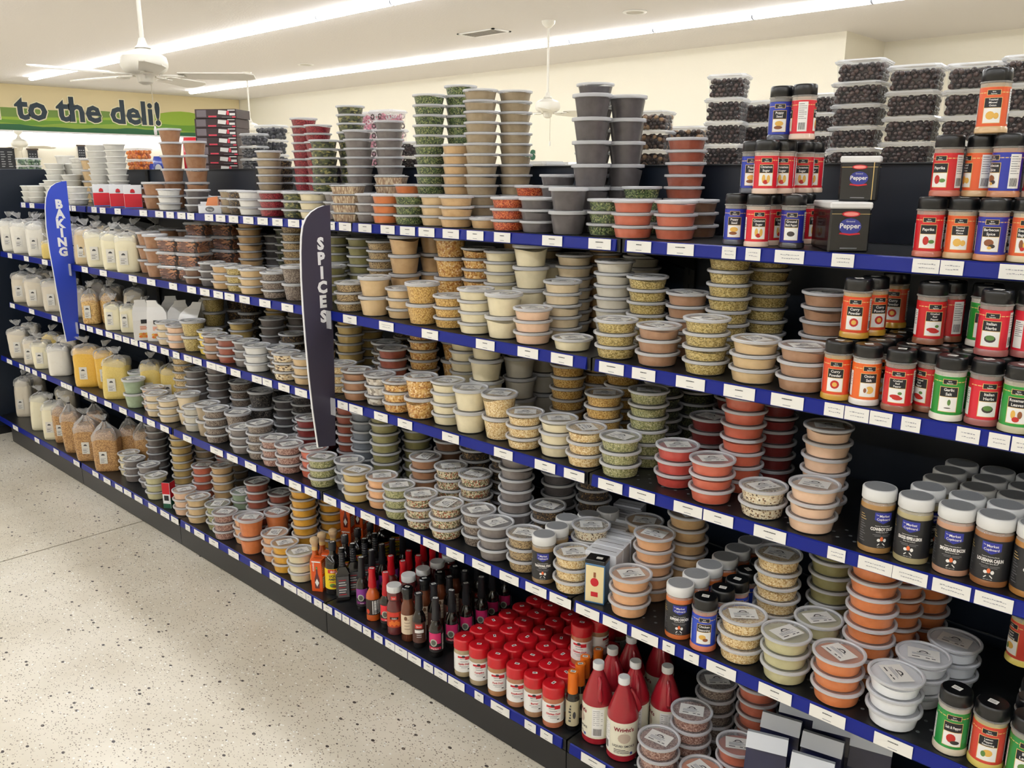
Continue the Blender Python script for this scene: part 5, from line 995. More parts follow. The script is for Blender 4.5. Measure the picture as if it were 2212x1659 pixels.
def draw_tab(m, a, b, h):
    e = .0006
    qf(m, -a*.8, a*.8, h*.93, h*.97, -b-e, WPRINT); m.add([(-a*.35, -b-e, h*.10), (a*.45, -b-e, h*.10), (a*.55, -b-e, h*.40), (a*.25, -b-e, h*.58), (a*.2, -b-e, h*.80), (-a*.05, -b-e, h*.80), (-a*.1, -b-e, h*.58), (-a*.4, -b-e, h*.40)], [tuple(range(8))], SAUCE_R)
    m.add([(0.05*a, -b-2*e, h*.16), (a*.42, -b-2*e, h*.29), (.05*a, -b-2*e, h*.42), (-a*.32, -b-2*e, h*.29)], [(0, 1, 2, 3)], WPRINT); qf(m, -.05*a, .2*a, h*.72, h*.80, -b-2*e, PICM['leaf'])
    for q in range(6): qs(m, -b*.8, b*.7, h*(.56+.06*q), h*(.58+.06*q), a+e, WPRINT)
    qs(m, -b*.8, b*.8, h*.10, h*.46, a+e, WPRINT)
    for q in range(5): qs(m, -b*.7, b*(.5+.1*(q % 2)), h*(.14+.06*q), h*(.155+.06*q), a+2*e, INK)
    m.ptext('TABASCO', (-a*.62, -b-2*e, h*.80), (0, 0, -1), (1, 0, 0), .009, WPRINT, .03, h*.3)
for i, (px, py, rw) in enumerate(((688, 1245, .1), (709, 1225, 1.1))):
    z, fy = SH['E']; y = fy+.05+.055*rw; ITEMS.append([on_y(px, py, y).x, y, .027, .3, 'E', ('fn', simple_box('sauce_box', 'orange pepper sauce box with bottle picture, %s' % ['front one between hot sauce and aminos', 'right behind the front one'][i], 'box', 'orange pepper sauce boxes', (.046, .046, .135), ORB, draw_tab, .55, 0), z)])
for i in range(4):
    z, fy = SH['E']; y = 2.02+.055*i; x0 = on_y(752, 1150, 2.02).x; x = x0+.012*i
    for lv in range(2):
        ITEMS.append([x, y, .027, .0, 'E' if lv == 0 else 'E1', ('fn', simple_box('sauce_box', 'orange pepper sauce box in the rear pile, %s column, %s layer' % (ORD[i], ['lower', 'upper'][lv]), 'box', 'orange pepper sauce boxes', (.046, .046, .135), ORB, draw_tab, .5, 0), z+.136*lv)])
def draw_small(m, a, b, h):
    e = .0006; qf(m, -a+.001, a-.001, h*.55, h-.001, -b-e, REDP); qf(m, -a+.001, a-.001, .001, h*.18, -b-e, mat('green box print', (24, 90, 66), .4)); qf(m, -a*.6, a*.6, h*.3, h*.5, -b-e, NAVY); qs(m, -b+.001, b-.001, h*.4, h-.001, a+e, REDB); qs(m, -b+.001, b-.001, .001, h*.4, a+e, mat('green box print', (24, 90, 66), .4))
z, fy = SH['E']; y = fy+.045; ITEMS.append([on_y(366, 1075, y).x, y, .03, .4, 'E', ('fn', simple_box('spice_box', 'small red white and green box between tub stacks', 'box', None, (.042, .05, .135), WBOX, draw_small, .35, .2, lambda m, a, b, h: m.box((-a, -b, h), (a, b, h+.001), CAPBLK)), z)])
def draw_white(m, a, b, h):
    for k in range(2): qf(m, -a*.6, a*.4, h*(.4+.12*k), h*(.45+.12*k), -b-.0006, BARS)
for i in range(7):
    z, fy = SH['D']; y = fy+.10+.058*i; x = on_y(1302+9.5*i, 1215-13*i, y).x
    ITEMS.append([x, y, .0275, .2, 'D', ('fn', simple_box('mix_box', 'plain white carton in a line, %s from the front' % ORD[i], 'carton', 'white cartons on the fourth shelf', (.095, .052, .125), WBOX, draw_white, .12, .2), z)])
BLUT = mat('blue tin', (70, 116, 160), .35, coat=.3)
def draw_tin(m, a, b, h):
    e = .0006; qf(m, -a*.9, a*.9, h*.04, h*.96, -b-e, mat('tin cream front', (232, 214, 164), .4)); qf(m, -a*.35, a*.35, h*.18, h*.30, -b-2*e, REDP)
    m.add([(a*.42*math.cos(2*PI*q/12), -b-2*e, h*.55+h*.11*math.sin(2*PI*q/12)) for q in range(12)], [tuple(range(12))], REDP); qf(m, -a*.12, a*.12, h*.67, h*.80, -b-2*e, PICM['brn'])
z, fy = SH['D']; y = fy+.055; ITEMS.append([on_y(1290, 1265, y).x, y, .037, .3, 'D', ('fn', simple_box('spice_tin', 'blue spice tin with cream front and black lid', 'tin', None, (.058, .044, .118), BLUT, draw_tin, -.15, .75, lambda m, a, b, h: (m.bbox((-a-.0005, -b-.0005, h), (a+.0005, b+.0005, h+.012), CAPBLK, .002), m.box((-.002, -.008, h+.012), (.016, .004, h+.0125), PAPER))), z)])
# pepper tins on the top shelf
TIN = mat('black tin', (22, 22, 25), .25, coat=.4); OVAL = mat('tin blue oval', (50, 56, 140), .4)
def pepper_front(m, y, cx, s_, h):
    e = .0006
    def ell(x, z, a, b, mt, d): m.add([(x+a*math.cos(2*PI*q/16), y-d*e, z+b*math.sin(2*PI*q/16)) for q in range(16)], [tuple(range(16))], mt)
    ell(cx, h*.86, .017*s_, .0055*s_, REDP, 2); ell(cx, h*.86, .014*s_, .0035*s_, mat('pale red', (240, 150, 140), .4), 3); ell(cx, h*.58, .021*s_, .016*s_, OVAL, 1)
    m.ptext('Pepper', (cx, y-3*e, h*.545), (1, 0, 0), (0, 0, 1), .013*s_, WPRINT, .02, .038*s_); m.ptext('Ground', (cx, y-3*e, h*.68), (1, 0, 0), (0, 0, 1), .0045*s_, WPRINT, 0, .016*s_)
    m.add([(cx-.020*s_, y-2*e, h*.41), (cx, y-2*e, h*.38), (cx+.020*s_, y-2*e, h*.41), (cx+.018*s_, y-2*e, h*.445), (cx, y-2*e, h*.42), (cx-.018*s_, y-2*e, h*.445)], [(0, 1, 4, 5), (1, 2, 3, 4)], REDP)
    qf(m, cx-.016*s_, cx+.016*s_, h*.08, h*.105, y-2*e, BARS)
def make_tin(text, dims, s_, turn, big):
    def f(x, y, z):
        o = thing('pepper_tin', text, 'tin', (x, y, z), turn); a, b, h = dims[0]/2, dims[1]/2, dims[2]
        m = MB(); m.bbox((-a, -b, 0), (a, b, h), TIN, .004); obj('tin_body', m, o)
        m = MB(); m.bbox((-a-.0015, -b-.0015, h-.002), (a+.0015, b+.0015, h+.012), CAPWHT, .003); obj('white_lid', m, o)
        m = MB(); e = .0006; pepper_front(m, -b-e, -.0 if not big else 0, s_, h); qf(m, -a+.003, a-.003, h*.855, h*.865, -b-e, GOLD); qs(m, -b+.003, b-.003, h*.855, h*.865, a+e, GOLD)
        if not big: qf(m, a*.70, a*.74, .004, h*.98, -b-e, GOLD)
        if big:
            qs(m, b*.55, b*.75, h*.08, h*.92, a+e, WPRINT)
            for k in range(9): qs(m, b*.57, b*.73, h*(.55+.035*k), h*(.565+.035*k), a+2*e, INK)
        obj('printed_front', m, o)
    return f
z, fy = SH['A']; p_ = on_y(1772, 525, fy+.075); ITEMS.append([p_.x+.035, fy+.095, .075, .0, 'A', ('fn', make_tin('large rectangular black pepper tin with white lid, standing on the shelf', (.088, .185, .098), 1.15, .62, True), z)])
ITEMS.append([p_.x+.065, fy+.110, .05, .0, 'A9', ('fn', make_tin('small black pepper tin with white lid, on top of the larger tin', (.083, .055, .088), .95, .30, False), z+.1105)])
# little open carton of seasoning packets on the top shelf
def make_packets(x, y, z):
    o = thing('packet_carton', 'small open white carton holding orange seasoning packets', 'carton', (x, y, z), facing(x, y)*.8); m = MB()
    for q in (((-.05, -.025, 0), (.05, -.023, .034)), ((-.05, .023, 0), (.05, .025, .05)), ((-.05, -.023, 0), (-.048, .023, .04)), ((.048, -.023, 0), (.05, .023, .04)), ((-.05, -.025, 0), (.05, .025, .001))): m.box(q[0], q[1], WBOX)
    m.add([(.020*math.cos(2*PI*q/14), -.0256, .018+.012*math.sin(2*PI*q/14)) for q in range(14)], [tuple(range(14))], BARS); m.ptext('Tray', (0, -.0262, .013), (1, 0, 0), (0, 0, 1), .010, WPRINT, .02, .026); obj('tray', m, o)
    for k in range(3):
        m = MB(); m.add([(-.03+.012*k, -.01+.012*k, .003), (.03+.004*k, -.01+.012*k, .003), (.034, -.004+.012*k, .075-.008*k), (-.01, -.004+.012*k, .068), (-.03+.012*k, -.0085+.012*k, .003), (.03+.004*k, -.0085+.012*k, .003), (.034, -.0025+.012*k, .075-.008*k), (-.01, -.0025+.012*k, .068)], [(0, 1, 2, 3), (7, 6, 5, 4), (2, 1, 5, 6), (3, 2, 6, 7), (0, 3, 7, 4)], [mat('orange packet', (226, 140, 90), .5), mat('pale packet', (232, 226, 206), .5), mat('pink packet', (226, 120, 110), .5)][k]); obj('packet', m, o)
z, fy = SH['A']; y = fy+.035; ITEMS.append([on_y(466, 450, y).x, y, .045, .4, 'A', ('fn', make_packets, z)])
# ================================================================== CLEAR CLAMSHELL BOXES
def ball_lump(m, c, r, mt):
    m.lathe([(r*math.sin(PI*t/5)+(1e-4 if t in (0, 5) else 0), c[2]-r*math.cos(PI*t/5)) for t in range(6)], mt, 8, off=(c[0], c[1]))
def ring_lump(m, c, r, mt, ax):
    n = 8; pts = []
    for i in range(n+1):
        t = 2*PI*i/n; p = [r*math.cos(t), 0, r*math.sin(t)] if ax else [r*math.cos(t), r*math.sin(t)*.6, r*math.sin(t)*.7]; pts.append((c[0]+p[0], c[1]+p[1], c[2]+p[2]))
    m.tube(pts, r*.34, mt, 5)
CB = {}
CHOC = [mat('dark chocolate %d' % i, c, .25, coat=.4) for i, c in enumerate(((62, 44, 40), (78, 56, 50), (50, 36, 34)))]
NUTC = [mat('mixed candy %d' % i, c, .3, coat=.3) for i, c in enumerate(((70, 50, 40), (96, 66, 46), (58, 42, 36), (176, 140, 100)))]
PRUN = [mat('black fruit %d' % i, c, .22, coat=.5) for i, c in enumerate(((34, 34, 42), (48, 46, 56), (26, 26, 32)))]
PRET = [mat('pretzel %d' % i, c, .35) for i, c in enumerate(((224, 150, 166), (238, 232, 228), (86, 56, 54), (208, 120, 150), (236, 190, 204)))]
DPRT = [mat('dark pretzel %d' % i, c, .25, coat=.4) for i, c in enumerate(((70, 50, 46), (56, 40, 38)))]
CHEW = [mat('orange chews %d' % i, c, .3, coat=.3) for i, c in enumerate(((244, 140, 20), (236, 120, 14)))]
GRNS = [mat('green sweets %d' % i, c, .35) for i, c in enumerate(((120, 150, 110), (60, 96, 70), (196, 204, 190)))]
CINN = [mat('cinnamon bark %d' % i, c, .55) for i, c in enumerate(((170, 104, 58), (112, 62, 34), (196, 132, 82)))]
def clam(kind, w_, d, h):
    k = (kind, w_, d, h)
    if k in CB: return CB[k]
    b = MB(); a, c = w_/2, d/2; tp = .88; hb = h*.86
    def rr(x, y, z, q=.012): return [(x-q, -y, z), (x, -y+q, z), (x, y-q, z), (x-q, y, z), (-x+q, y, z), (-x, y-q, z), (-x, -y+q, z), (-x+q, -y, z)]
    b.loft([rr(a*tp, c*tp, 0), rr(a*.95, c*.95, hb)], CLEAR, cap=False); b.add(rr(a*tp, c*tp, .0004), [tuple(range(8))], CLEAR)
    b.loft([rr(a*.955, c*.955, hb-.003), rr(a, c, hb-.003), rr(a, c, hb), rr(a*.955, c*.955, hb)], clear_mat('clear rim', (232, 234, 236), .45, .1, .4), cap=False)
    l = MB(); l.loft([rr(a*1.03, c*1.03, hb+.0005), rr(a*1.03, c*1.03, hb+.004), rr(a*.98, c*.98, hb+.005), rr(a*.94, c*.94, h), rr(a*.60, c*.60, h)], clear_mat('clear lid', (236, 238, 240), .40, .08, .45), cap=False)
    l.add(rr(a*.94, c*.94, h), [tuple(range(8))], clear_mat('clear lid', (236, 238, 240), .40, .08, .45))
    f = MB(); rnd = random.Random(hash(kind) % 7 if False else len(kind)*13+int(w_*1000))
    ms = {'berry': CHOC, 'nut': NUTC, 'prune': PRUN, 'pretzel': PRET, 'dark': DPRT, 'chew': CHEW, 'cin': CINN, 'grn': GRNS}[kind]
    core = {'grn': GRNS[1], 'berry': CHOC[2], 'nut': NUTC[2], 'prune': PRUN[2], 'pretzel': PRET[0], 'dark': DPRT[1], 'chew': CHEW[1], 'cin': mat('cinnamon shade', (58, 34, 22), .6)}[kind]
    s_ = {'berry': .0075, 'nut': .0085, 'prune': .0125, 'pretzel': .0125, 'dark': .0125, 'chew': .012, 'cin': .004, 'grn': .010}[kind]
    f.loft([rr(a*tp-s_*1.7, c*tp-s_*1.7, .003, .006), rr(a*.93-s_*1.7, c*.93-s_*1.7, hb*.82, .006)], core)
    if kind == 'cin':
        for q in range(64):
            zz = .006+rnd.random()*(hb*.9-.01); sd = rnd.choice((0, 0, 1)); t = zz/hb; ax = a*(tp+(.95-tp)*t)-.006; cy = c*(tp+(.95-tp)*t)-.006
            if sd == 0: x = rnd.uniform(-ax*.5, ax*.5); L_ = ax*.5*rnd.uniform(.6, .95); g_ = rnd.uniform(-.018, .018); yy = -cy+rnd.random()*.006; f.tube([(x-L_, yy, max(.005, zz-g_)), (x+L_, yy, max(.005, zz+g_))], .0046, rnd.choice(ms), 6)
            else: yy = rnd.uniform(-cy*.3, cy*.3); g_ = rnd.uniform(-.018, .018); f.tube([(ax, yy-cy*.6, max(.005, zz-g_)), (ax, yy+cy*.6, max(.005, zz+g_))], .0046, rnd.choice(ms), 6)
    else:
        nz = max(2, int(hb*.92/(s_*1.75)))
        for iz in range(nz+1):
            zz = s_*1.02+iz*(hb*.93-2*s_)/nz; t = zz/hb; ax = a*(tp+(.95-tp)*t)-s_*1.02; cy = c*(tp+(.95-tp)*t)-s_*1.02
            pts = []; n1 = int(2*ax/(s_*1.8)); n2 = int(2*cy/(s_*1.8))
            of = .5*(iz % 2)
            for q in range(n1+(0 if iz % 2 else 1)): u = (q+of)/n1+rnd.uniform(-.22, .22)/n1; u = min(1, max(0, u)); pts += [(-ax+2*ax*u, -cy), (-ax+2*ax*u, cy)]
            for q in range(1, n2): u = min(.95, (q+of*.8+rnd.uniform(-.2, .2))/n2); pts += [(ax, -cy+2*cy*u), (-ax, -cy+2*cy*u)]
            if iz == nz:
                for q in range(1, n1):
                    for p in range(1, n2): pts.append((-ax+2*ax*q/n1, -cy+2*cy*p/n2))
            for x, y in pts:
                cc = (x*(1-.03*rnd.random())+rnd.uniform(-.15, .15)*s_*0, y*(1-.04*rnd.random()), zz+rnd.uniform(-.35, .35)*s_); cc = (cc[0], cc[1], max(s_, min(hb-s_*.9, cc[2])))
                if kind in ('pretzel', 'dark'): ring_lump(f, cc, s_*.8, rnd.choice(ms), abs(abs(y)-cy) < 1e-6)
                else: ball_lump(f, cc, s_*rnd.uniform(.9, 1.08), rnd.choice(ms))
    CB[k] = (b.mesh('clear_box'), l.mesh('clear_lid'), f.mesh('contents')); return CB[k]
def make_clam(kind, w_, d, h, text, group, turn=0.0):
    def f(x, y, z):
        me = clam(kind, w_, d, h); o = obj('clear_box', me[0], None, (x, y, z), turn); tag(o, text, 'clear box', group)
        obj('clear_lid', me[1], o); e = obj('contents', me[2], o); e['kind'] = 'stuff'
    return f
RT = 1.7205
def clams(px, py, yy, n, kind, what, group, w_=.165, d=.12, h=.074, turn=0.0):
    p = on_y(px, py, yy); n = max(1, round((p.z-RT)/(h+.0012))); h = (p.z-RT)/n-.0012     # py: the middle of the topmost lid
    for k in range(n):
        make_clam(kind, w_, d, h, 'clear box of %s, %s' % (what, 'only one here' if n == 1 else '%s from the bottom' % ORD[k]), group, turn+random.uniform(-.05, .05))(p.x+random.uniform(-.004, .004), yy+random.uniform(-.003, .003), RT+k*(h+.0012))
RG = 'clear boxes above the shelving'
clams(1868, 130, 2.42, 5, 'berry', 'dark chocolate balls, tallest stack', RG, .128, .118, 0.0605, turn=.10); clams(1984, 142, 2.42, 5, 'berry', 'dark chocolate balls, stack right of the tallest', RG, .128, .118, 0.058, turn=.12)
clams(2112, 138, 2.42, 5, 'berry', 'dark chocolate balls, stack behind the onion jar', RG, .128, .118, 0.058, turn=.1); clams(2240, 120, 2.42, 5, 'berry', 'dark chocolate balls, stack at the picture edge', RG, .128, .118, 0.058, turn=.1)
clams(1768, 204, 2.56, 4, 'berry', 'dark chocolate balls, stack behind the red jar top', RG, .128, .118, 0.058, turn=.1); clams(1575, 162, 2.42, 5, 'berry', 'dark chocolate balls, tall stack left of the jars', RG, .115, .105, 0.0617, turn=.25); clams(1652, 218, 2.57, 4, 'berry', 'dark chocolate balls, stack behind the blue jar', RG, .120, .11, 0.058, turn=.1)
clams(1412, 240, 2.42, 4, 'nut', 'mixed dark nuts, stack beside the black tubs', RG, .125, .11, 0.055, turn=.2); clams(1487, 273, 2.55, 3, 'nut', 'mixed dark nuts, lower stack behind red-brown tubs', RG, .135, .11, 0.057, turn=.2)
clams(1165, 348, 2.42, 1, 'nut', 'mixed nuts lying beside the green wall letters', RG, .15, .12, 0.08); clams(1222, 350, 2.6, 1, 'prune', 'dark fruit lying beside the black tubs', RG, .12, .12, 0.08)
clams(887, 306, 2.42, 3, 'dark', 'dark pretzels, low stack', RG, .13, .12, 0.064, .3)
clams(838, 238, 2.60, 5, 'pretzel', 'pink and white pretzels, stack behind grey tubs', RG, .15, .12, 0.085, .2); clams(790, 243, 2.76, 5, 'pretzel', 'pink pretzels, rear stack', RG, .15, .12, 0.085, .2)
clams(585, 270, 2.58, 5, 'prune', 'shiny black fruit, taller stack', RG, .15, .12, 0.068, .2); clams(548, 288, 2.42, 4, 'prune', 'shiny black fruit, shorter stack beside the cartons', RG, .12, .11, 0.066, .2)
clams(299, 320, 2.46, 4, 'chew', 'orange sweets, stack before the red packs', RG, .13, .12, 0.062, .35); clams(60, 341, 2.5, 2, 'grn', 'green sweets near the shelf end', RG, .17, .12, 0.06, .4)
# dark cartons stack
CART = mat('dark brown carton', (56, 38, 40), .4); 
def draw_cart(m, a, b, h):
    e = .0006; gy = mat('carton grey burst', (120, 110, 116), .5); pk = mat('carton pink', (226, 70, 90), .5)
    qf(m, -a*.92, -a*.45, h*.15, h*.9, -b-e, gy); qf(m, -a*.35, a*.05, h*.12, h*.28, -b-e, pk); m.add([(a*.12, -b-e, h*.45), (a*.5, -b-e, h*.35), (a*.55, -b-e, h*.8), (a*.15, -b-e, h*.88)], [(0, 1, 2, 3)], WPRINT); qf(m, a*.55, a*.66, h*.35, h*.8, -b-2*e, pk); qf(m, a*.68, a*.95, h*.3, h*.55, -b-e, WPRINT); qf(m, a*.8, a*.97, h*.05, h*.2, -b-e, pk); qf(m, a*.3, a*.78, h*.08, h*.14, -b-e, BARS); qf(m, a*.6, a*.95, h*.82, h*.92, -b-e, WPRINT)
    x = -a-e
    def q2(y0, y1, z0, z1, mt, d=1): m.add([(-a-e*d, y0, z0), (-a-e*d, y1, z0), (-a-e*d, y1, z1), (-a-e*d, y0, z1)], [(3, 2, 1, 0)], mt)
    q2(b*.45, b*.85, h*.15, h*.8, WPRINT)
    for k in range(5): q2(b*(.48+.07*k), b*(.51+.07*k), h*.2, h*.75, INK, 2)
    q2(b*.1, b*.3, h*.3, h*.55, pk); q2(-b*.5, -b*.05, h*.35, h*.6, mat('carton tan', (190, 150, 120), .5)); q2(-b*.85, -b*.6, h*.15, h*.35, pk)
p_ = on_y(478, 238, 2.47); x = p_.x; CH = (p_.z-RT)/8
for k in range(8): simple_box('candy_carton', 'dark brown printed carton, %s' % ('topmost of the stack' if k == 7 else '%s from the stack bottom' % ORD[k]), 'carton', 'dark cartons stacked above the shelving', (.235, .17, CH-.001), CART, draw_cart, .62+random.uniform(-.02, .02), 0)(x+(.012 if k == 7 else random.uniform(-.004, .004)), 2.47, RT+CH*k)
# packs by the cartons
def make_pack(text, col, w_, h, rz):
    def f(x, y, z):
        o = thing('sweet_pack', text, 'pack', (x, y, z), rz); m = MB(); R = []
        for t, k, d in ((0, .98, .006), (.12, 1, .02), (.5, 1, .028), (.88, 1, .02), (1, .98, .004)): R.append([(p[0], p[1], h*t) for p in sup(16, w_/2*k, d, 2.5, 1, .03)])
        m.loft(R, mat(text[:14], col, .25, coat=.4), smooth=True); obj('pack_body', m, o)
        m = MB(); m.add([(w_*.25*math.cos(2*PI*q/12), -.0295, h*.5+h*.2*math.sin(2*PI*q/12)) for q in range(12)], [tuple(range(12))], WPRINT); obj('printed_oval', m, o)
    return f
for i, (px, yy) in enumerate(((347, 2.42), (359, 2.50), (337, 2.52))): p_ = on_y(px, 340, yy); make_pack('shiny blue sweet pack, %s beside cocoa tubs' % ORD[i], (38, 66, 170), .10, .15-.02*i, .5)(p_.x, yy, RT)
p_ = on_y(322, 350, 2.6); make_pack('dark red sweet pack behind the peach tub', (150, 30, 44), .15, .10, .4)(p_.x, 2.6, RT); p_ = on_y(414, 320, 2.66); make_pack('bright red pack showing between cocoa tubs', (206, 24, 40), .12, .27, .4)(p_.x, 2.66, RT)
p_ = on_y(175, 335, 2.62); make_pack('small blue and red pack behind white tubs', (40, 70, 150), .07, .13, .4)(p_.x, 2.62, RT)
# cinnamon stick boxes on the second shelf (on the settle list)
for i, (px, py, rw, n) in enumerate(((378, 575, .1, 3), (412, 575, .35, 3), (452, 545, 1.9, 4), (494, 545, 2.5, 4))):
    z, fy = SH['B']; y = fy+.075+.1*rw; it = [on_y(px, py, y).x, y, .070, .4, 'B', ('pile', n, lambda k, i=i, n=n: make_clam('cin', .135, .115, .064, 'clear box of cinnamon sticks, %s from bottom, %s' % (ORD[k], ['front stack beside cocoa tubs', 'front stack nearer the dark tubs', 'shaded back stack', 'second shaded back stack'][i]), 'cinnamon stick boxes', .35), .0652, z)]; ITEMS.append(it)
# small rectangular clear tubs (flat cut pasta) on the top shelf; clear boxes of cream powder on the second
def make_rect(c, w_, d, h, text, group, turn):
    def f(x, y, z):
        k = ('rect', c, w_, h)
        if k not in CB:
            a, b = w_/2, d/2
            def rr(x, y, z, q=.012): return [(x-q, -y, z), (x, -y+q, z), (x, y-q, z), (x-q, y, z), (-x+q, y, z), (-x, y-q, z), (-x, -y+q, z), (-x+q, -y, z)]
            m = MB(); m.loft([rr(a*.84, b*.84, 0), rr(a*.95, b*.95, h*.78)], CONT[c]); m2 = MB(); m2.loft([rr(a*.95, b*.95, h*.78), rr(a*.97, b*.97, h*.88)], CLEAR, cap=False); m2.loft([rr(a*.97, b*.97, h*.87), rr(a, b, h*.87), rr(a, b, h*.93), rr(a*.93, b*.93, h*.95), rr(a*.90, b*.90, h)], clear_mat('clear lid', (236, 238, 240), .40, .08, .45), cap=False); m2.add(rr(a*.90, b*.90, h), [tuple(range(8))], clear_mat('clear lid', (236, 238, 240), .40, .08, .45))
            CB[k] = (m.mesh('contents'), m2.mesh('clear_lid'))
        o = obj('rectangular_tub', CB[k][0], None, (x, y, z), turn); tag(o, text, 'tub', group); obj('clear_lid', CB[k][1], o)
    return f
for i, (px, py, rw, n) in enumerate(((767, 455, .1, 4), (842, 420, 1.0, 5))):
    z, fy = SH['A']; y = fy+.062+.119*rw; ITEMS.append([on_y(px, py, y).x, y, .062, .5, 'A', ('pile', n, lambda k, i=i: make_rect('cs', .115, .10, .033, 'rectangular clear tub of thin sticks, %s from bottom, %s' % (ORD[k], ['front stack', 'rear stack'][i]), 'rectangular tubs of thin sticks', .55), .0335, z)])
# ================================================================== BLADE SIGNS
def blade(px_outline, X, words_, col, label, letters, lh, edge):
    o = thing('aisle_sign', label, 'sign', (X, 1.7, 1.2))
    P3 = [on_x(a, b, X) for a, b in px_outline]; n = len(P3); t = .003
    m = MB(); R = [[(s_*t, p.y-1.7, p.z-1.2) for p in P3] for s_ in (-1, 1)]; m.loft(R, mat(words_+' sign face', col, .4, coat=.1)); obj('sign_blade', m, o)
    m = MB(); pts = [(0, p.y-1.7, p.z-1.2) for p in P3[edge[0]:edge[1]]]
    m.loft([[(s_*.0036, p[1]-q, p[2]) for s_ in (-1, 1) for q in ((.0028, -.0002) if s_ < 0 else (-.0002, .0028))] for p in pts], mat('sign white edge', (236, 236, 238), .4)); obj('white_edge', m, o)
    for ch, (a, b) in zip(words_, letters):
        m = MB(); p = on_x(a, b, X); vs, fs, wd, ht = text_mesh(ch, .055); h = lh/ht; d0 = on_x(a+10, b, X)-p; y0 = p.y-1.7
        m.add([(t+.0008, y0+(v[0]-wd/2)*h*.98, p.z-1.2+v[1]*h-lh/2) for v in vs], fs, mat('sign white letters', (244, 244, 246), .4)); obj('letter', m, o)
    return o
so = blade(((712, 443), (700, 444), (686, 449), (672, 458), (661, 471), (654, 488), (651, 512), (650, 545), (651, 600), (655, 670), (660, 735), (667, 810), (676, 890), (687, 966), (724, 962), (723, 900), (722, 820), (719, 720), (716, 620), (714, 530)), -2.60, 'SPICES', (62, 58, 76), 'dark charcoal blade sign with stacked white letters reading SPICES', ((691, 525), (693, 557), (694, 588), (695, 619), (697, 650), (698, 682)), .043, (1, 14))
sb = blade(((143, 391), (132, 392), (120, 396), (110, 403), (103, 414), (99, 430), (98, 450), (100, 490), (107, 540), (116, 590), (125, 640), (134, 690), (144, 738), (170, 733), (169, 690), (166, 630), (161, 570), (155, 510), (149, 450)), -5.05, 'BAKING', (52, 78, 200), 'bright blue blade sign with stacked white letters reading BAKING', ((127, 440), (129, 461), (131, 482), (133, 502), (134, 522), (136, 543)), .047, (1, 13))
for o, X, zs_ in ((so, -2.60, ('B', 'C')), (sb, -5.05, ('B', 'C'))):
    for s in zs_:
        z, fy = SH[s]; yl = fy-.0055-1.7; m = MB(); CLP = clear_mat('clear clip plastic', (222, 222, 226), .35, .1, .4); zc = z-.034-1.2
        m.box((-.0055, yl-.022, zc-.03), (-.0038, yl-.003, zc+.032), CLP); m.box((.0045, yl-.008, zc-.03), (.0062, yl-.003, zc+.032), CLP); m.box((-.0085, yl-.006, zc-.03), (.03, yl-.003, zc+.036), CLP); obj('clip', m, o)
# dark end panel closing the far end of the run
t = thing('end_panel', 'dark panel closing the far end of the shelving', 'panel', (-6.535, 1.9, 0))
m = MB(); m.bbox((-.012, -.62, 0), (.012, .369, 1.80), DARKPANEL, .003); obj('panel_board', m, t)
m = MB(); m.box((-.016, -.62, 0), (.016, .369, .06), BLACK); obj('panel_foot', m, t)
# ================================================================== settle: neighbours on one layer push each other apart until none overlap
XMIN = {'A': -6.12, 'B': -6.24, 'C': -6.2, 'D': -6.3, 'E': -6.50}
for s in sorted(set(i[4] for i in ITEMS)):
    L = [i for i in ITEMS if i[4] == s]; z, fy = SH[s[0]]
    if len(s) > 1:
        low = [i for i in ITEMS if i[4] == (s[0] if s[1] in '19' else s[0]+'1')]
    for it in range(220):
        for a in range(len(L)):
            for b in range(a+1, len(L)):
                A, B = L[a], L[b]; dx, dy = B[0]-A[0], B[1]-A[1]; R = A[2]+B[2]
                if abs(dx) >= R or abs(dy) >= R: continue
                d = math.hypot(dx, dy)
                if d >= R or A[3]+B[3] == 0: continue
                if d < 1e-5: dx, dy, d = .001, .001, .0014
                k = (R-d)/d*.5; wa = A[3]/(A[3]+B[3])
                A[0] -= dx*k*wa*2; A[1] -= dy*k*wa*2; B[0] += dx*k*(1-wa)*2; B[1] += dy*k*(1-wa)*2
        for A in L: A[0] = max(A[0], XMIN[s[0]]+A[2]*.9); A[1] = max(fy+A[2]-.004, min(BACK-.018-A[2], A[1]))
drop = set()
for s in SH:
    L = [i for i in ITEMS if i[4] == s]
    for a in range(len(L)):
        for b in range(a+1, len(L)):
            A, B = L[a], L[b]
            if id(A) in drop or id(B) in drop: continue
            if A[2]+B[2]-math.hypot(A[0]-B[0], A[1]-B[1]) > .007:
                q = A if A[1] > B[1] else B; q2 = B if q is A else A
                if q[5][0] != 'stack' and q2[5][0] == 'stack' and q2[1] > SH[s][1]+.2: q = q2
                if q[1] > SH[s][1]+.2: drop.add(id(q))
ITEMS = [i for i in ITEMS if id(i) not in drop]
for it in ITEMS:
    if it[5][0] == 'fn': it[5][1](it[0], it[1], it[5][2])
    elif it[5][0] == 'pile':
        for k in range(it[5][1]): it[5][2](k)(it[0]+random.uniform(-.002, .002), it[1], it[5][4]+k*it[5][3])
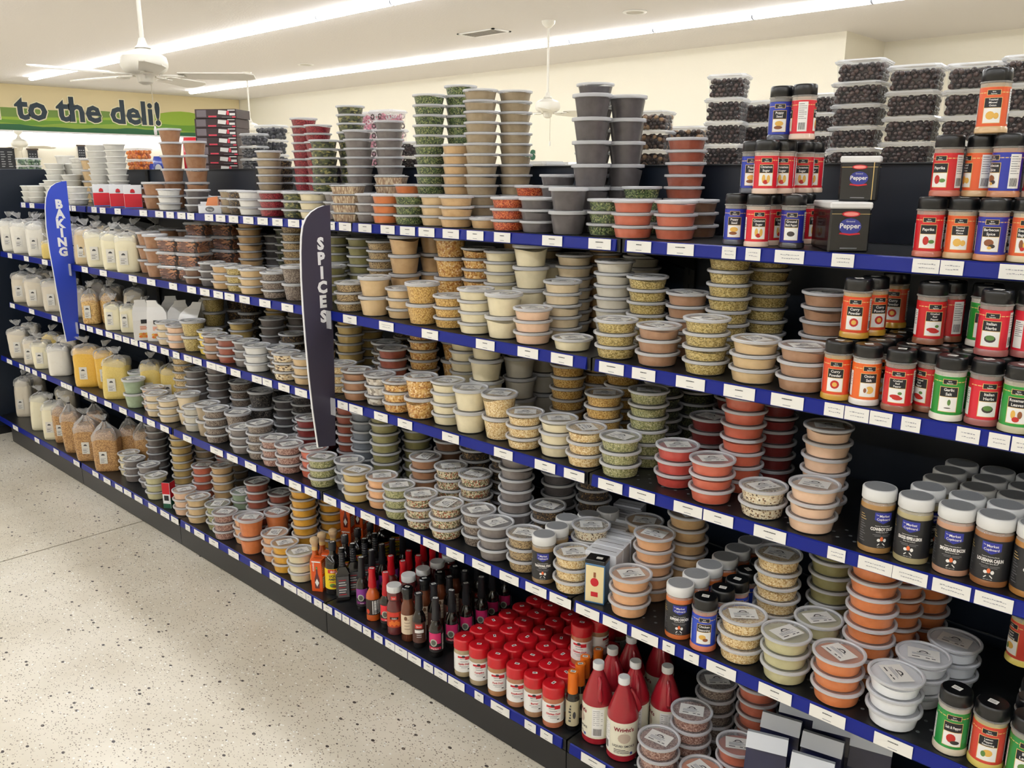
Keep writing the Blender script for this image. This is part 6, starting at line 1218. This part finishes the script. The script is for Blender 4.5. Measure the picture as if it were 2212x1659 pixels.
# ---- build the tub stacks
def ordinal_map(keyf):
    g = {}
    for it in ITEMS:
        if it[5][0] == 'stack': g.setdefault(keyf(it), []).append(it)
    out = {}
    for k, l in g.items():
        l.sort(key=lambda i: i[0]/i[1])
        for n, i in enumerate(l): out[id(i)] = (n, len(l))
    return out
OM = ordinal_map(lambda i: (i[4], i[5][2], i[5][3]))
KW = {'S': 'shallow', 'T': 'deep', 'O': 'opaque', 'OT': 'opaque deep'}
for it in ITEMS:
    if it[5][0] != 'stack': continue
    _, n, kind, c = it[5]; s = it[4]; z0 = SH[s][0]; k, tot = OM[id(it)]
    opq = kind in ('O', 'OT')
    T = opaque_tub(kind) if opq else tubset(kind, s)
    n = min(n, {'A': 99, 'B': int(.276/T['H']), 'C': int(.292/T['H']), 'D': int(.324/T['H']), 'E': int(.42/T['H'])}[s])
    x, y = it[0], it[1]; lean = random.uniform(-.0007, .0007), random.uniform(-.0003, .0003); back = (it[1]-SH[s][1]) > .16
    for lv in range(n):
        nm = 'white_tub' if opq else ('deep_tub' if kind == 'T' else KINDNAME[c])
        ft = n-1-lv
        lvl = 'only one' if n == 1 else ('topmost' if ft == 0 else ('%s from top' % ORD[ft]))
        what = 'white' if opq else PHRASE[c]
        lab = '%s tub of %s, %s of the %s' % (KW[kind], what, lvl, ('' if tot == 1 else ORD[k]+' ')+('stack' if tot == 1 else 'such stack from left'))
        if opq: lab = '%s white lidded tub, %s of the %s' % ('deeper' if kind == 'OT' else 'plain', lvl, 'stack' if tot == 1 else '%s such stack from left' % ORD[k])
        lab += ' on %s' % SNAME[s]
        if len(lab.split()) > 16: lab = lab.replace(' of the ', ', ', 1).replace('such stack from left', 'stack from left')
        ox = x+lean[0]*lv+random.uniform(-.0014, .0014); oy = y+lean[1]*lv+random.uniform(-.0014, .0014)
        rz = random.uniform(-.9, .9)+facing(x, y)
        o = obj(nm, T['cup'], None, (ox, oy, z0+lv*T['H']), rz)
        tag(o, lab, 'tub', '%s of %s on the %s' % ('white tubs' if opq else 'tubs', what, SNAME[s]))
        obj('lid', T['lid'], o)
        if not opq:
            e = obj('contents', random.choice(T['cont']), o); e.material_slots[0].link = 'OBJECT'; e.material_slots[0].material = CONT[c]
            if ft == 0: obj('paper_label', random.choice(T['lab']), o, None, random.uniform(-.5, .5))
